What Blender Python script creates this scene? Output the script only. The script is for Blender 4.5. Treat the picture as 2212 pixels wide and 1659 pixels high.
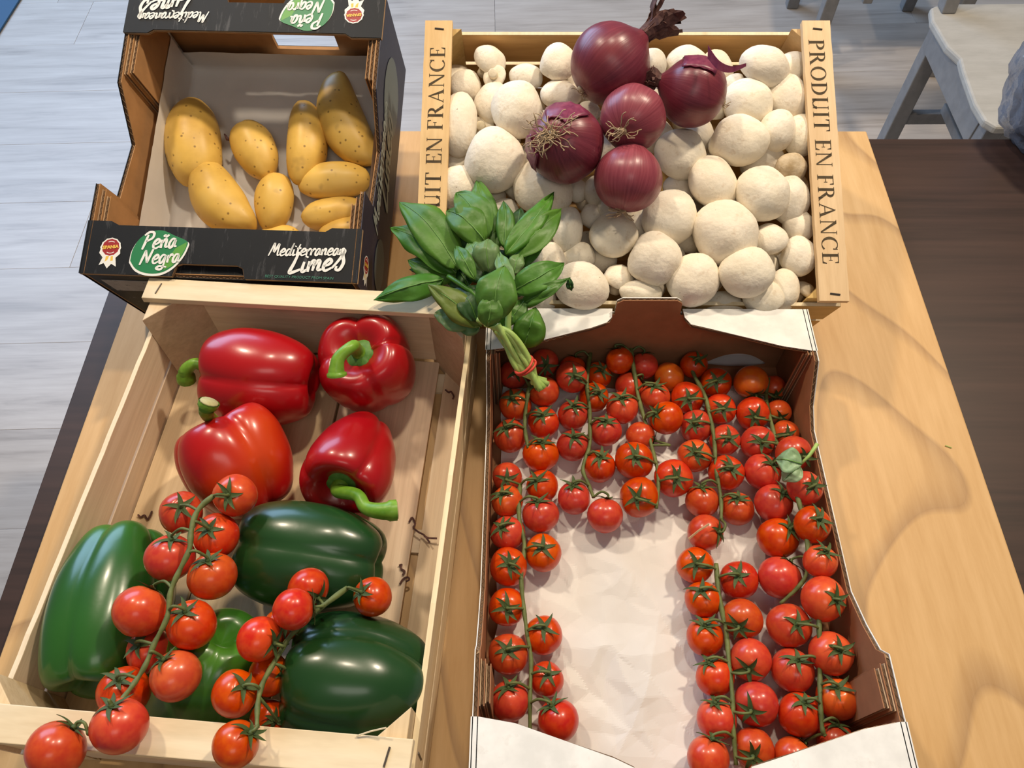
import bpy, bmesh, math, random
from math import sin, cos, pi, radians, sqrt, exp, tan
from mathutils import Vector, Matrix, noise
random.seed(7)
S = bpy.context.scene
for o in list(bpy.data.objects): bpy.data.objects.remove(o)
COL = S.collection
V = Vector
# ------------------------------------------------------------------ camera
PITCH, ROLL, FPX, HC = 1.0074, -0.0251, 1663.2, 0.67
FW = V((0, cos(PITCH), -sin(PITCH))); RT = V((1, 0, 0)); UP = RT.cross(FW)
R2 = RT * cos(ROLL) + UP * sin(ROLL); U2 = -RT * sin(ROLL) + UP * cos(ROLL)
CAMP = V((0, 0, HC))
cd = bpy.data.cameras.new('camera'); cam = bpy.data.objects.new('camera', cd); COL.objects.link(cam)
cd.sensor_width = 36; cd.lens = FPX * 36 / 2212; cd.clip_start = .02; cd.clip_end = 50
m = Matrix((R2, U2, -FW)).transposed().to_4x4(); m.translation = CAMP; cam.matrix_world = m
S.camera = cam
# ------------------------------------------------------------------ world, lights, exposure
S.view_settings.view_transform = 'Standard'; S.view_settings.look = 'None'
S.view_settings.exposure = -0.55; S.view_settings.gamma = 1; S.view_settings.use_curve_mapping = False
w = bpy.data.worlds.new('world'); S.world = w; w.use_nodes = True
w.node_tree.nodes['Background'].inputs[0].default_value = (1.0, 0.97, 0.95, 1)
w.node_tree.nodes['Background'].inputs[1].default_value = 0.20
def area(name, loc, target, size, power, color, size_y=None):
    l = bpy.data.lights.new(name, 'AREA'); l.energy = power; l.color = color
    l.size = size
    if size_y: l.shape = 'RECTANGLE'; l.size_y = size_y
    else: l.shape = 'DISK'
    o = bpy.data.objects.new(name, l); COL.objects.link(o); o.location = loc
    o.rotation_euler = (V(target) - V(loc)).to_track_quat('-Z', 'Y').to_euler(); return o
WARM = (1.0, 0.84, 0.64)
area('ceiling_spot_right', (0.95, 1.15, 1.75), (0.1, .4, 0), .13, 38, WARM)
area('ceiling_spot_left', (-0.75, 1.25, 1.8), (-.1, .4, 0), .13, 24, WARM)
area('ceiling_spot_middle', (0.15, 0.95, 1.95), (0, .3, 0), .13, 17, WARM)
area('ceiling_panel', (0.1, -0.9, 1.9), (0, .3, 0), .9, 7, (1.0, .93, .84), .5)
area('window_light', (-2.3, 3.9, 1.7), (0.2, .9, -.2), 3.4, 225, (0.43, 0.66, 1.0), 1.9)

# ------------------------------------------------------------------ pixel -> place helpers
def ray(u, v):
    return (FW + R2 * ((u - 1106) / FPX) - U2 * ((v - 829.5) / FPX))
def at(u, v, z=0.0):
    d = ray(u, v); return CAMP + d * ((z - HC) / d.z)
def depth(p): return (p - CAMP).dot(FW)
def onplane(u, v, F, z):
    n = (F.to_3x3() @ V((0, 0, 1))); p = F @ V((0, 0, z)); d = ray(u, v)
    return CAMP + d * ((p - CAMP).dot(n) / d.dot(n))
def frame(x, y, z, yaw, tilt=0):
    return Matrix.Translation((x, y, z)) @ Matrix.Rotation(yaw, 4, 'Z') @ Matrix.Rotation(tilt, 4, 'X')

# ------------------------------------------------------------------ object helpers
WM = {}
def put(o, parent=None, M=None):
    M = M or Matrix()
    COL.objects.link(o) if o.name not in COL.objects else None
    if parent is not None:
        o.parent = parent; o.matrix_basis = WM[parent.name].inverted() @ M
    else: o.matrix_basis = M
    WM[o.name] = M; return o
def tag(o, label, cat, group=None):
    o['label'] = label; o['category'] = cat
    if group: o['group'] = group
    return o
def thing(name, label, cat, M=None, group=None):
    o = bpy.data.objects.new(name, None); o.empty_display_size = .02
    put(o, None, M or Matrix()); return tag(o, label, cat, group)
class MB:
    def __init__(s): s.v = []; s.f = []; s.m = []
    def add(s, vs, fs, mi=0):
        b = len(s.v); s.v += [tuple(p) for p in vs]; s.f += [tuple(b + i for i in f) for f in fs]; s.m += [mi] * len(fs)
    def box(s, a, b, mi=0, jit=0, M=None):
        x0, y0, z0 = a; x1, y1, z1 = b
        vs = [V(p) for p in ((x0,y0,z0),(x1,y0,z0),(x1,y1,z0),(x0,y1,z0),(x0,y0,z1),(x1,y0,z1),(x1,y1,z1),(x0,y1,z1))]
        if jit: vs = [p + V((random.uniform(-jit, jit),) * 1 + (random.uniform(-jit, jit), random.uniform(-jit, jit))) for p in vs]
        if M: vs = [M @ p for p in vs]
        s.add(vs, [(3,2,1,0),(4,5,6,7),(0,1,5,4),(1,2,6,5),(2,3,7,6),(3,0,4,7)], mi)
    def prism(s, poly, t0, t1, mp, mi=0):
        n = len(poly)
        vs = [mp(a, t0, b) for a, b in poly] + [mp(a, t1, b) for a, b in poly]
        s.add(vs, [tuple(range(n)), tuple(range(2*n-1, n-1, -1))] + [(i, (i+1) % n, n + (i+1) % n, n + i) for i in range(n)], mi)
    def tube(s, pts, rad, n=7, mi=0, caps=True):
        pts = [V(p) for p in pts]; k = len(pts)
        rad = rad if isinstance(rad, (list, tuple)) else [rad] * k
        vs = []; ref = V((.3, .5, .81))
        for i, p in enumerate(pts):
            t = (pts[min(i+1, k-1)] - pts[max(i-1, 0)]).normalized()
            a = t.cross(ref)
            if a.length < .05: a = t.cross(V((1, 0, 0)))
            a.normalize(); b = t.cross(a)
            vs += [p + (a * cos(2*pi*j/n) + b * sin(2*pi*j/n)) * rad[i] for j in range(n)]
        fs = [(i*n + j, i*n + (j+1) % n, (i+1)*n + (j+1) % n, (i+1)*n + j) for i in range(k-1) for j in range(n)]
        if caps: fs += [tuple(range(n-1, -1, -1)), tuple((k-1)*n + j for j in range(n))]
        s.add(vs, fs, mi)
    def mesh(s, name, mats, smooth=False):
        me = bpy.data.meshes.new(name); me.from_pydata(s.v, [], s.f)
        for mt in (mats if isinstance(mats, (list, tuple)) else [mats]): me.materials.append(mt)
        me.polygons.foreach_set('material_index', s.m)
        me.update()
        bm = bmesh.new(); bm.from_mesh(me); bmesh.ops.recalc_face_normals(bm, faces=bm.faces); bm.to_mesh(me); bm.free()
        if smooth: me.polygons.foreach_set('use_smooth', [True] * len(me.polygons))
        return me
    def obj(s, name, mats, parent=None, M=None, smooth=False, bevel=0, sub=0):
        o = bpy.data.objects.new(name, s.mesh(name, mats, smooth))
        if bevel:
            b = o.modifiers.new('bevel', 'BEVEL'); b.width = bevel; b.segments = 2; b.limit_method = 'ANGLE'
        if sub:
            b = o.modifiers.new('subd', 'SUBSURF'); b.levels = sub; b.render_levels = sub
        return put(o, parent, M if M is not None else (WM[parent.name] if parent is not None else Matrix()))
def spline(pts, n=6):
    P = [V(p) for p in pts]; out = []
    for i in range(len(P) - 1):
        a, b, c, d = P[max(i-1, 0)], P[i], P[i+1], P[min(i+2, len(P)-1)]
        for k in range(n):
            t = k / n
            out.append(.5 * ((2*b) + (c-a)*t + (2*a-5*b+4*c-d)*t*t + (3*b-a-3*c+d)*t**3))
    out.append(P[-1]); return out
def basis(z, x=(1, 0, 0)):
    z = V(z).normalized(); x = V(x); x = (x - z * x.dot(z))
    if x.length < 1e-3: x = V((0, 1, 0)) - z * z.y
    x.normalize(); y = z.cross(x)
    return Matrix((x, y, z)).transposed().to_4x4()

# ------------------------------------------------------------------ materials
class Mt:
    def __init__(s, name, rough=.6, spec=.4, coat=0, coatr=.1, trans=0, metal=0, sss=0):
        s.m = bpy.data.materials.new(name); s.m.use_nodes = True; s.t = s.m.node_tree; s.n = s.t.nodes
        s.b = s.n['Principled BSDF']; i = s.b.inputs
        i['Roughness'].default_value = rough; i['Specular IOR Level'].default_value = spec
        i['Coat Weight'].default_value = coat; i['Coat Roughness'].default_value = coatr
        i['Transmission Weight'].default_value = trans; i['Metallic'].default_value = metal
        if sss:
            i['Subsurface Weight'].default_value = sss; i['Subsurface Radius'].default_value = (.01, .006, .003); i['Subsurface Scale'].default_value = 1
    def L(s, a, b): s.t.links.new(a, b)
    def node(s, ty, **k):
        n = s.n.new(ty)
        for a, b in k.items(): setattr(n, a, b)
        return n
    def co(s, scale=(1, 1, 1), rot=(0, 0, 0), src='Object', randomize=False):
        c = s.node('ShaderNodeTexCoord'); mp = s.node('ShaderNodeMapping'); s.L(c.outputs[src], mp.inputs[0])
        mp.inputs['Scale'].default_value = scale; mp.inputs['Rotation'].default_value = rot
        if randomize:
            oi = s.node('ShaderNodeObjectInfo'); mm = s.node('ShaderNodeMath', operation='MULTIPLY'); mm.inputs[1].default_value = 37.
            s.L(oi.outputs['Random'], mm.inputs[0]); cb = s.node('ShaderNodeCombineXYZ')
            for k in range(3): s.L(mm.outputs[0], cb.inputs[k])
            s.L(cb.outputs[0], mp.inputs['Location'])
        return mp.outputs[0]
    def noise(s, co, scale, detail=4, rough=.55, dist=0):
        n = s.node('ShaderNodeTexNoise'); n.inputs['Scale'].default_value = scale; n.inputs['Detail'].default_value = detail
        n.inputs['Roughness'].default_value = rough; n.inputs['Distortion'].default_value = dist; s.L(co, n.inputs['Vector']); return n.outputs[0]
    def ramp(s, f, stops):
        r = s.node('ShaderNodeValToRGB'); e = r.color_ramp.elements
        while len(e) < len(stops): e.new(.5)
        for k, (p, c) in enumerate(stops): e[k].position = p; e[k].color = (*c, 1) if len(c) == 3 else c
        s.L(f, r.inputs[0]); return r.outputs[0]
    def mix(s, f, a, b, mode='MIX'):
        n = s.node('ShaderNodeMix', data_type='RGBA', blend_type=mode)
        for val, idx in ((f, 0), (a, 6), (b, 7)):
            if isinstance(val, (int, float)): n.inputs[idx].default_value = val
            elif isinstance(val, tuple): n.inputs[idx].default_value = (*val, 1) if len(val) == 3 else val
            else: s.L(val, n.inputs[idx])
        return n.outputs[2]
    def hsv(s, c, vary_v=0, vary_h=0, vary_s=0):
        oi = s.node('ShaderNodeObjectInfo'); h = s.node('ShaderNodeHueSaturation')
        for key, amt, mid, k in (('Value', vary_v, 1, 1.), ('Hue', vary_h, .5, 7.3), ('Saturation', vary_s, 1, 3.7)):
            if amt:
                a = s.node('ShaderNodeMath', operation='MULTIPLY'); a.inputs[1].default_value = k; s.L(oi.outputs['Random'], a.inputs[0])
                fr = s.node('ShaderNodeMath', operation='FRACT'); s.L(a.outputs[0], fr.inputs[0])
                r = s.node('ShaderNodeMapRange'); r.inputs[3].default_value = mid - amt; r.inputs[4].default_value = mid + amt
                s.L(fr.outputs[0], r.inputs[0]); s.L(r.outputs[0], h.inputs[key])
        s.L(c, h.inputs['Color']); return h.outputs[0]
    def color(s, c):
        if isinstance(c, tuple): s.b.inputs['Base Color'].default_value = (*c, 1)
        else: s.L(c, s.b.inputs['Base Color'])
        return s
    def bump(s, f, strength=.3, dist=.001, prev=None):
        n = s.node('ShaderNodeBump'); n.inputs['Strength'].default_value = strength; n.inputs['Distance'].default_value = dist
        s.L(f, n.inputs['Height'])
        if prev: s.L(prev, n.inputs['Normal'])
        s.L(n.outputs[0], s.b.inputs['Normal']); return n.outputs[0]
def plain(name, c, rough=.6, **k): return Mt(name, rough, **k).color(c).m

def wood(name, c1, c2, c3, gs=(40, 3, 40), rough=.6, spec=.3, knots=True, vary=.05, bump=.15, sc=1.0, rnd=True):
    t = Mt(name, rough, spec); co = t.co(gs, randomize=rnd)
    n1 = t.noise(co, 1.1 * sc, 6, .6, .6); co2 = t.co((gs[0] * 4, gs[1] * 1.5, gs[2] * 4), randomize=rnd); n2 = t.noise(co2, 1.6 * sc, 3, .7)
    c = t.ramp(n1, [(.28, c2), (.5, c1), (.75, c3)])
    c = t.mix(.28, c, t.ramp(n2, [(.3, tuple(x * .72 for x in c1)), (.6, c3)]))
    if knots:
        co3 = t.co((9, 6, 9), randomize=rnd); n3 = t.noise(co3, 1.3, 2)
        c = t.mix(t.ramp(n3, [(.66, (0, 0, 0)), (.78, (.5, .5, .5))]), c, tuple(x * .62 for x in c2))
    if vary: c = t.hsv(c, vary, .008, .1)
    t.color(c); t.bump(n2, bump, .0006); return t.m
M_poplar = wood('poplar_wood', (.71, .53, .335), (.60, .42, .25), (.82, .66, .46), vary=.08)
M_popX = wood('poplar_wood_cross', (.78, .62, .41), (.68, .5, .3), (.87, .73, .53), gs=(3, 40, 40), vary=.05)
M_rawedge = wood('pale_sawn_wood', (.84, .69, .45), (.77, .6, .36), (.92, .79, .58), vary=.03)
M_honey = wood('honey_wood', (.62, .40, .155), (.50, .30, .10), (.72, .49, .22), vary=.06)
M_honeyS = wood('honey_strip_wood', (.72, .51, .25), (.62, .41, .17), (.80, .60, .33), gs=(35, 6, 35), vary=.03)
M_honeyX = wood('honey_wood_cross', (.58, .36, .13), (.48, .28, .09), (.68, .45, .19), gs=(3, 40, 40), vary=.06)

def mat_board():
    t = Mt('plywood_board', .48, .35); co = t.co((1.0, .42, 1))
    nz = t.noise(co, 2.3, 2, .45, 0); wv = t.node('ShaderNodeMath', operation='MULTIPLY'); wv.inputs[1].default_value = 15
    t.L(nz, wv.inputs[0]); fr = t.node('ShaderNodeMath', operation='FRACT'); t.L(wv.outputs[0], fr.inputs[0])
    rings = t.ramp(fr.outputs[0], [(0, (.8, .8, .8)), (.04, (0, 0, 0)), (.86, (.0, .0, .0)), (1, (.7, .7, .7))])
    g = t.noise(t.co((90, 9, 90)), 1, 5, .65); big = t.noise(t.co((5, 2, 5)), 1.2, 3)
    base = t.ramp(big, [(.3, (.56, .325, .12)), (.7, (.64, .40, .17))])
    c = t.mix(rings, base, (.24, .12, .045)); c = t.mix(.3, c, t.ramp(g, [(.3, (.48, .29, .13)), (.65, (.78, .55, .31))]))
    t.color(c); t.bump(g, .08, .0006); return t.m
M_board = mat_board()
def mat_dark():
    t = Mt('dark_laminate', .42, .35); g = t.noise(t.co((4, 90, 90)), 1, 5, .6); b = t.noise(t.co((1.5, 12, 5)), 1.5, 3)
    c = t.mix(t.ramp(g, [(.35, (0, 0, 0)), (.7, (1, 1, 1))]), (.026, .014, .011), (.050, .026, .020)); c = t.mix(t.ramp(b, [(.4, (0, 0, 0)), (.7, (.6, .6, .6))]), c, (.062, .033, .024))
    t.color(c); t.bump(g, .05, .0004); return t.m
M_dark = mat_dark()
def mat_floor():
    t = Mt('grey_oak_plank', .36, .45); co = t.co((1.8, 17, 3), randomize=True)
    n1 = t.noise(co, 1.4, 5, .62, .5); n2 = t.noise(t.co((5, 90, 5), randomize=True), 1, 3, .6)
    c = t.ramp(n1, [(.25, (.32, .265, .225)), (.45, (.53, .46, .405)), (.7, (.65, .58, .52))])
    c = t.mix(.25, c, t.ramp(n2, [(.3, (.40, .36, .33)), (.7, (.74, .70, .66))])); c = t.hsv(c, .05)
    t.color(c); t.bump(n2, .05, .0005); return t.m
M_floor = mat_floor()
def card(name, c, wear=None, rough=.75, flute=True, spec=.25, ws=(60, 60, 60)):
    t = Mt(name, rough, spec); n = t.noise(t.co((30, 30, 30)), 1.5, 4); k = t.mix(t.ramp(n, [(.35, (0, 0, 0)), (.65, (1, 1, 1))]), tuple(x * .9 for x in c), tuple(min(1, x * 1.07) for x in c))
    if wear:
        n2 = t.noise(t.co(ws), 1.6, 5, .7); k = t.mix(t.ramp(n2, [(.57, (0, 0, 0)), (.68, (.8, .8, .8))]), k, wear)
    t.color(k); nb = t.noise(t.co((150, 8, 8)), 1, 2); t.bump(nb, .18, .0006); return t.m
M_kraft = card('brown_kraft', (.44, .235, .10)); M_kraftT = card('brown_kraft_tomato', (.36, .165, .078))
M_black = card('black_print', (.007, .008, .010), wear=(.075, .075, .08), rough=.55, spec=.25, ws=(90, 14, 90))
M_navy = card('navy_print', (.022, .024, .055), wear=(.06, .06, .08), rough=.45, spec=.4, ws=(20, 40, 90))
M_white = card('white_print', (.80, .79, .76), wear=(.74, .715, .68), rough=.5)
M_hollow = plain('flute_hollow_shade', (.13, .075, .04), .9); M_flute = card('flute_paper', (.52, .36, .22))  # first one: dark fill, shade of the hollows between the flutes put into colour
M_edge = card('kraft_edge', (.50, .33, .19))
M_ink = plain('white_ink', (.82, .82, .78), .5); M_green = plain('logo_green', (.015, .20, .07), .45)
M_lgreen = plain('logo_light_green', (.10, .33, .05), .45); M_red = plain('seal_red', (.33, .018, .022), .45)
M_gold = plain('gold_ink', (.80, .52, .08), .5); M_grey = plain('grey_ink', (.33, .38, .37), .5); M_gink = plain('green_ink', (.04, .20, .13), .5)
M_stamp = Mt('black_stamp_ink', .8, .1); _n = M_stamp.noise(M_stamp.co((600, 60, 60)), 1, 3)
M_stamp.color(M_stamp.ramp(_n, [(.3, (.035, .028, .02)), (.72, (.13, .095, .055))])); M_stamp = M_stamp.m
M_metal = plain('staple_steel', (.10, .085, .075), .4, metal=.7)
def mat_paper():
    t = Mt('white_paper', .8, .15); n = t.noise(t.co((14, 14, 14)), 1.5, 3)
    c = t.ramp(n, [(.3, (.69, .66, .63)), (.7, (.76, .735, .705))])
    n2 = t.noise(t.co((16, 16, 16)), 1.1, 2); c = t.mix(t.ramp(n2, [(.70, (0, 0, 0)), (.79, (.45, .45, .45))]), c, (.80, .70, .42))
    t.color(c); v = t.node('ShaderNodeTexVoronoi', feature='DISTANCE_TO_EDGE'); v.inputs['Scale'].default_value = 1
    cc = t.co((55, 38, 40)); t.L(cc, v.inputs['Vector']); t.bump(v.outputs['Distance'], .10, .003); return t.m
M_paper = mat_paper()
def mat_tom():
    t = Mt('tomato_skin', .28, .36, coat=.2, coatr=.14)
    g = t.node('ShaderNodeTexCoord'); sp = t.node('ShaderNodeSeparateXYZ'); t.L(g.outputs['Object'], sp.inputs[0])
    n = t.noise(t.co((2, 2, 2), randomize=True), 1.2, 2)
    c = t.ramp(n, [(.35, (.55, .034, .010)), (.72, (.66, .080, .014))])
    r = t.node('ShaderNodeMapRange'); r.inputs[1].default_value = .35; r.inputs[2].default_value = 1.05; t.L(sp.outputs[2], r.inputs[0])
    oi = t.node('ShaderNodeObjectInfo'); mm = t.node('ShaderNodeMath', operation='MULTIPLY'); t.L(r.outputs[0], mm.inputs[0]); t.L(oi.outputs['Random'], mm.inputs[1])
    m2 = t.node('ShaderNodeMath', operation='MULTIPLY'); m2.inputs[1].default_value = .7; t.L(mm.outputs[0], m2.inputs[0])
    c = t.mix(m2.outputs[0], c, (.72, .13, .02))
    c = t.mix(oi.outputs['Color'], c, (.72, .13, .008)) if False else c
    c = t.hsv(c, .10, .006, .03); t.color(c); t.bump(t.noise(t.co((5, 5, 5)), 9, 2), .02, .01); return t.m
M_tom = mat_tom()
M_tomO = Mt('orange_tomato_skin', .24, .5, coat=.35, coatr=.16); _c = M_tomO.noise(M_tomO.co((2, 2, 2)), 1, 2)
M_tomO.color(M_tomO.ramp(_c, [(.3, (.66, .10, .010)), (.7, (.74, .17, .012))])); M_tomO = M_tomO.m
def leafy(name, a, b, sc=30, rough=.5, **k):
    t = Mt(name, rough, .4, **k); n = t.noise(t.co((sc, sc, sc)), 2, 4); t.color(t.hsv(t.ramp(n, [(.3, a), (.7, b)]), .08)); t.bump(n, .2, .001); return t.m
M_vine = leafy('vine_green', (.075, .095, .025), (.15, .18, .055), 60, .6)
M_calyx = leafy('calyx_green', (.035, .060, .016), (.085, .125, .035), 60, .65)
M_pstem = leafy('pepper_stem_green', (.10, .26, .015), (.22, .42, .045), 40, .38)
M_pcal = leafy('pepper_calyx_green', (.05, .16, .02), (.11, .27, .04), 60, .5)
M_pcut = leafy('cut_stem', (.42, .38, .16), (.52, .47, .24), 90, .7)
def mat_pepper(name, a, b, c3=None, thr=.6):
    t = Mt(name, .30, .45, coat=.30, coatr=.16); n = t.noise(t.co((9, 9, 9)), 1, 2); c = t.ramp(n, [(.3, a), (.7, b)])
    if c3: n2 = t.noise(t.co((11, 11, 11)), 1, 1); c = t.mix(t.ramp(n2, [(thr, (0, 0, 0)), (thr + .15, (.85, .85, .85))]), c, c3)
    t.color(c); t.bump(t.noise(t.co((60, 60, 60)), 1.5, 2), .05, .002); return t.m
M_pred = mat_pepper('red_pepper_skin', (.33, .002, .006), (.43, .006, .009))
M_pred2 = mat_pepper('red_orange_pepper_skin', (.38, .003, .006), (.50, .008, .006), (.62, .06, .006), .52)
M_pgre = mat_pepper('dark_green_pepper_skin', (.008, .040, .010), (.013, .062, .014))
M_pgre2 = mat_pepper('green_pepper_skin', (.016, .085, .013), (.026, .125, .016), (.05, .19, .016), .58)
def mat_potato():
    t = Mt('potato_skin', .42, .4); co = t.co((18, 18, 18), randomize=True); n = t.noise(co, 1, 4)
    c = t.ramp(n, [(.3, (.56, .33, .065)), (.55, (.78, .50, .11)), (.8, (.82, .57, .17))])
    v = t.node('ShaderNodeTexVoronoi'); v.inputs['Scale'].default_value = 1; t.L(t.co((105, 105, 105), randomize=True), v.inputs['Vector'])
    c = t.mix(t.ramp(v.outputs['Distance'], [(.09, (.8, .8, .8)), (.17, (0, 0, 0))]), c, (.20, .10, .025))
    n3 = t.noise(t.co((26, 26, 26), randomize=True), 1, 3); c = t.mix(t.ramp(n3, [(.66, (0, 0, 0)), (.76, (.6, .6, .6))]), c, (.28, .15, .05))
    t.color(t.hsv(c, .06)); t.bump(n, .15, .002); return t.m
M_potato = mat_potato()
def mat_mush(name, a, b):
    t = Mt(name, .7, .25); co = t.co((1, 1, 1), randomize=True); n = t.noise(co, 1.6, 4)
    c = t.ramp(n, [(.3, a), (.65, b)]); n2 = t.noise(co, 3.2, 5, .65)
    c = t.mix(t.ramp(n2, [(.55, (0, 0, 0)), (.74, (.55, .55, .55))]), c, (.58, .42, .26))
    n3 = t.noise(co, 9, 2, .5); c = t.mix(t.ramp(n3, [(.76, (0, 0, 0)), (.79, (.8, .8, .8))]), c, (.16, .09, .05))
    t.color(t.hsv(c, .04, .004, .1)); t.bump(t.noise(co, 5, 4, .5), .10, .02); return t.m
M_mush = mat_mush('mushroom_cap', (.82, .73, .58), (.89, .82, .69)); M_mstem = mat_mush('mushroom_stem', (.74, .62, .43), (.82, .72, .54))
M_mbrown = mat_mush('bruised_mushroom', (.42, .30, .15), (.70, .58, .40)); M_gill = plain('mushroom_gill', (.36, .22, .13), .8)
def mat_onion(name, a, b, c3):
    t = Mt(name, .36, .45, coat=.15, coatr=.25)
    g = t.node('ShaderNodeTexCoord'); sp = t.node('ShaderNodeSeparateXYZ'); t.L(g.outputs['Object'], sp.inputs[0])
    at2 = t.node('ShaderNodeMath', operation='ARCTAN2'); t.L(sp.outputs[1], at2.inputs[0]); t.L(sp.outputs[0], at2.inputs[1])
    cb = t.node('ShaderNodeCombineXYZ'); t.L(at2.outputs[0], cb.inputs[0]); t.L(sp.outputs[2], cb.inputs[2])
    mp = t.node('ShaderNodeMapping'); mp.inputs['Scale'].default_value = (9, 1, 18); t.L(cb.outputs[0], mp.inputs[0])
    n = t.noise(mp.outputs[0], 1.3, 4, .6); n2 = t.noise(t.co((22, 22, 22)), 1, 3)
    c = t.ramp(n, [(.3, a), (.7, b)]); c = t.mix(t.ramp(n2, [(.5, (0, 0, 0)), (.75, (.7, .7, .7))]), c, c3)
    t.color(c); t.bump(n, .12, .002); return t.m
M_onion = mat_onion('red_onion_skin', (.12, .014, .030), (.20, .034, .055), (.27, .045, .05))
M_onion2 = mat_onion('pale_red_onion_skin', (.20, .03, .05), (.33, .075, .10), (.25, .04, .06))
M_husk = leafy('dry_husk', (.05, .018, .018), (.16, .075, .06), 120, .7); M_huskp = leafy('purple_husk', (.13, .015, .05), (.24, .05, .09), 80, .35)
M_hstraw = leafy('straw_husk', (.42, .24, .12), (.55, .36, .20), 120, .6)
M_root = plain('dry_roots', (.42, .31, .19), .8)
def mat_leaf(name, a, b):
    t = Mt(name, .42, .4); n = t.noise(t.co((28, 28, 28)), 1.2, 3); c = t.ramp(n, [(.3, a), (.7, b)]); t.color(t.hsv(c, .10, .01, .05))
    t.b.inputs['Subsurface Weight'].default_value = 0
    t.bump(t.noise(t.co((110, 110, 110)), 1, 3), .22, .0018)
    tr = t.node('ShaderNodeBsdfTranslucent'); tr.inputs[0].default_value = (b[0] * 1.5, b[1] * 1.5, b[2], 1)
    ms = t.node('ShaderNodeMixShader'); ms.inputs[0].default_value = .22; t.L(t.b.outputs[0], ms.inputs[1]); t.L(tr.outputs[0], ms.inputs[2])
    t.L(ms.outputs[0], t.n['Material Output'].inputs[0]); return t.m
M_leaf = mat_leaf('basil_leaf', (.055, .175, .020), (.11, .28, .035)); M_leafP = mat_leaf('basil_leaf_underside', (.13, .25, .085), (.21, .34, .14))
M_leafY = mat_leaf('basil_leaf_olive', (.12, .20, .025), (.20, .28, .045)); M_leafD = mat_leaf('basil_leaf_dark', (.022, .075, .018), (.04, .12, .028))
M_vein = plain('leaf_vein', (.13, .28, .06), .5)
M_bstem = leafy('basil_stem', (.30, .46, .10), (.44, .60, .18), 50, .45); M_rubber = plain('red_rubber', (.60, .06, .035), .45)
M_chair = card('grey_chair_paint', (.24, .235, .235), rough=.4); M_seat = wood('chair_seat_oak', (.47, .45, .41), (.42, .40, .36), (.52, .50, .46), gs=(3, 25, 25), knots=False, vary=0)

# ================================================================== SETTING: floor planks
fl = bpy.data.objects.new('floor', None); put(fl, None, frame(0, 0, -.76, 0)); fl['kind'] = 'structure'
b = MB(); b.box((-2.6, -.5, -.03), (3.4, 4.4, -.0125)); b.obj('subfloor', M_dark, fl)
row = 0; y = 1.047 - .227 * 7
while y < 4.2:
    x = -2.6 - random.uniform(0, 1.1)
    while x < 3.3:
        b = MB(); b.box((-.6496, -.1133, -.012), (.6496, .1133, 0)); b.obj('plank', M_floor, fl, WM[fl.name] @ Matrix.Translation((x + .65, y + .1135, random.uniform(-.0002, .0002))), bevel=.0005)
        x += 1.3
    y += .227
# ================================================================== table and plywood board
BY = -.0382; FB = frame(0, 0, 0, BY)
iB = FB.inverted()
tl = iB @ at(236, 626, -.018); tl2 = iB @ at(65, 1110, -.018); tb = iB @ at(2030, 300, -.018)
TT = thing('table', 'dark brown laminate table under the plywood board', 'table', frame(0, 0, -.76, BY))
Mt_ = WM[TT.name]; tz = .76 - .018
b = MB(); b.prism([(tl2.x + (-.35 - tl2.y) / (tl.y - tl2.y) * (tl.x - tl2.x), -.35), (1.15, -.35), (1.15, tb.y), (tl.x + (tb.y - tl.y) / (tl.y - tl2.y) * (tl.x - tl2.x), tb.y)], tz - .03, tz, lambda a, t, c: (a, c, t)); b.obj('tabletop', M_dark, TT, bevel=.001)
for lx, ly in ((-.42, -.28), (1.08, -.28), (-.42, tb.y - .08), (1.08, tb.y - .08)):
    b = MB(); b.box((lx - .03, ly - .03, 0), (lx + .03, ly + .03, tz - .03)); b.obj('leg', M_dark, TT, bevel=.002)
BD = MB(); BD.box((-.4464, -.28, -.018), (.4335, .8119, 0))
o = BD.obj('plywood_board', M_board, None, FB, bevel=.0015); tag(o, 'large light plywood board lying on the dark table under all the crates', 'board')

# ================================================================== cardboard walls
def card_wall(mb, prof, T, mp, m_out=0, m_in=1, m_hollow=2, m_flu=3, top=None):
    """prof: top edge polyline [(s,z)...] from s0 to s1; wall reaches z=0. t=0 is outside"""
    s0, s1 = prof[0][0], prof[-1][0]; lt = .0007
    poly = [(s0, 0)] + [(s, z) for s, z in prof] + [(s1, 0)]
    mb.prism(poly, 0, lt, mp, m_out); mb.prism(poly, T - lt, T, mp, m_in)
    e = .0012
    mb.prism([(s0 + e, 0)] + [(min(max(s, s0 + e), s1 - e), z - e) for s, z in prof] + [(s1 - e, 0)], lt, T - lt, mp, m_hollow)
    flute(mb, [(s, z) for s, z in prof], T, mp, m_flu, lt)
def flute(mb, prof, T, mp, m_flu, lt=.0007, step=.0032, dep=.0022):
    pts = []; 
    for (a, b_), (c, d) in zip(prof[:-1], prof[1:]):
        L_ = sqrt((c - a)**2 + (d - b_)**2); n = max(1, int(L_ / step))
        nx, nz = (b_ - d) / max(L_, 1e-6), (c - a) / max(L_, 1e-6)
        for k in range(n): pts.append((a + (c - a) * k / n, b_ + (d - b_) * k / n, nx, nz))
    vs = []; fs = []
    for k, (s, z, nx, nz) in enumerate(pts):
        t = lt if k % 2 else T - lt
        for tt in (t - .00035 * (1 if k % 2 else -1) * -1, t + .00035 * (1 if k % 2 else -1)): vs.append(mp(s - nx * .0001, tt, z - nz * .0001))
        for tt in (t,): vs.append(mp(s - nx * dep, tt, z - nz * dep))
    for k in range(len(pts) - 1):
        a = 3 * k; c = a + 3; fs += [(a, a + 1, c, c + 1) if False else (a, c + 1, c, a + 1)]; fs += [(a + 1, c, c + 2, a + 2)]
    mb.add(vs, fs, m_flu)

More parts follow.
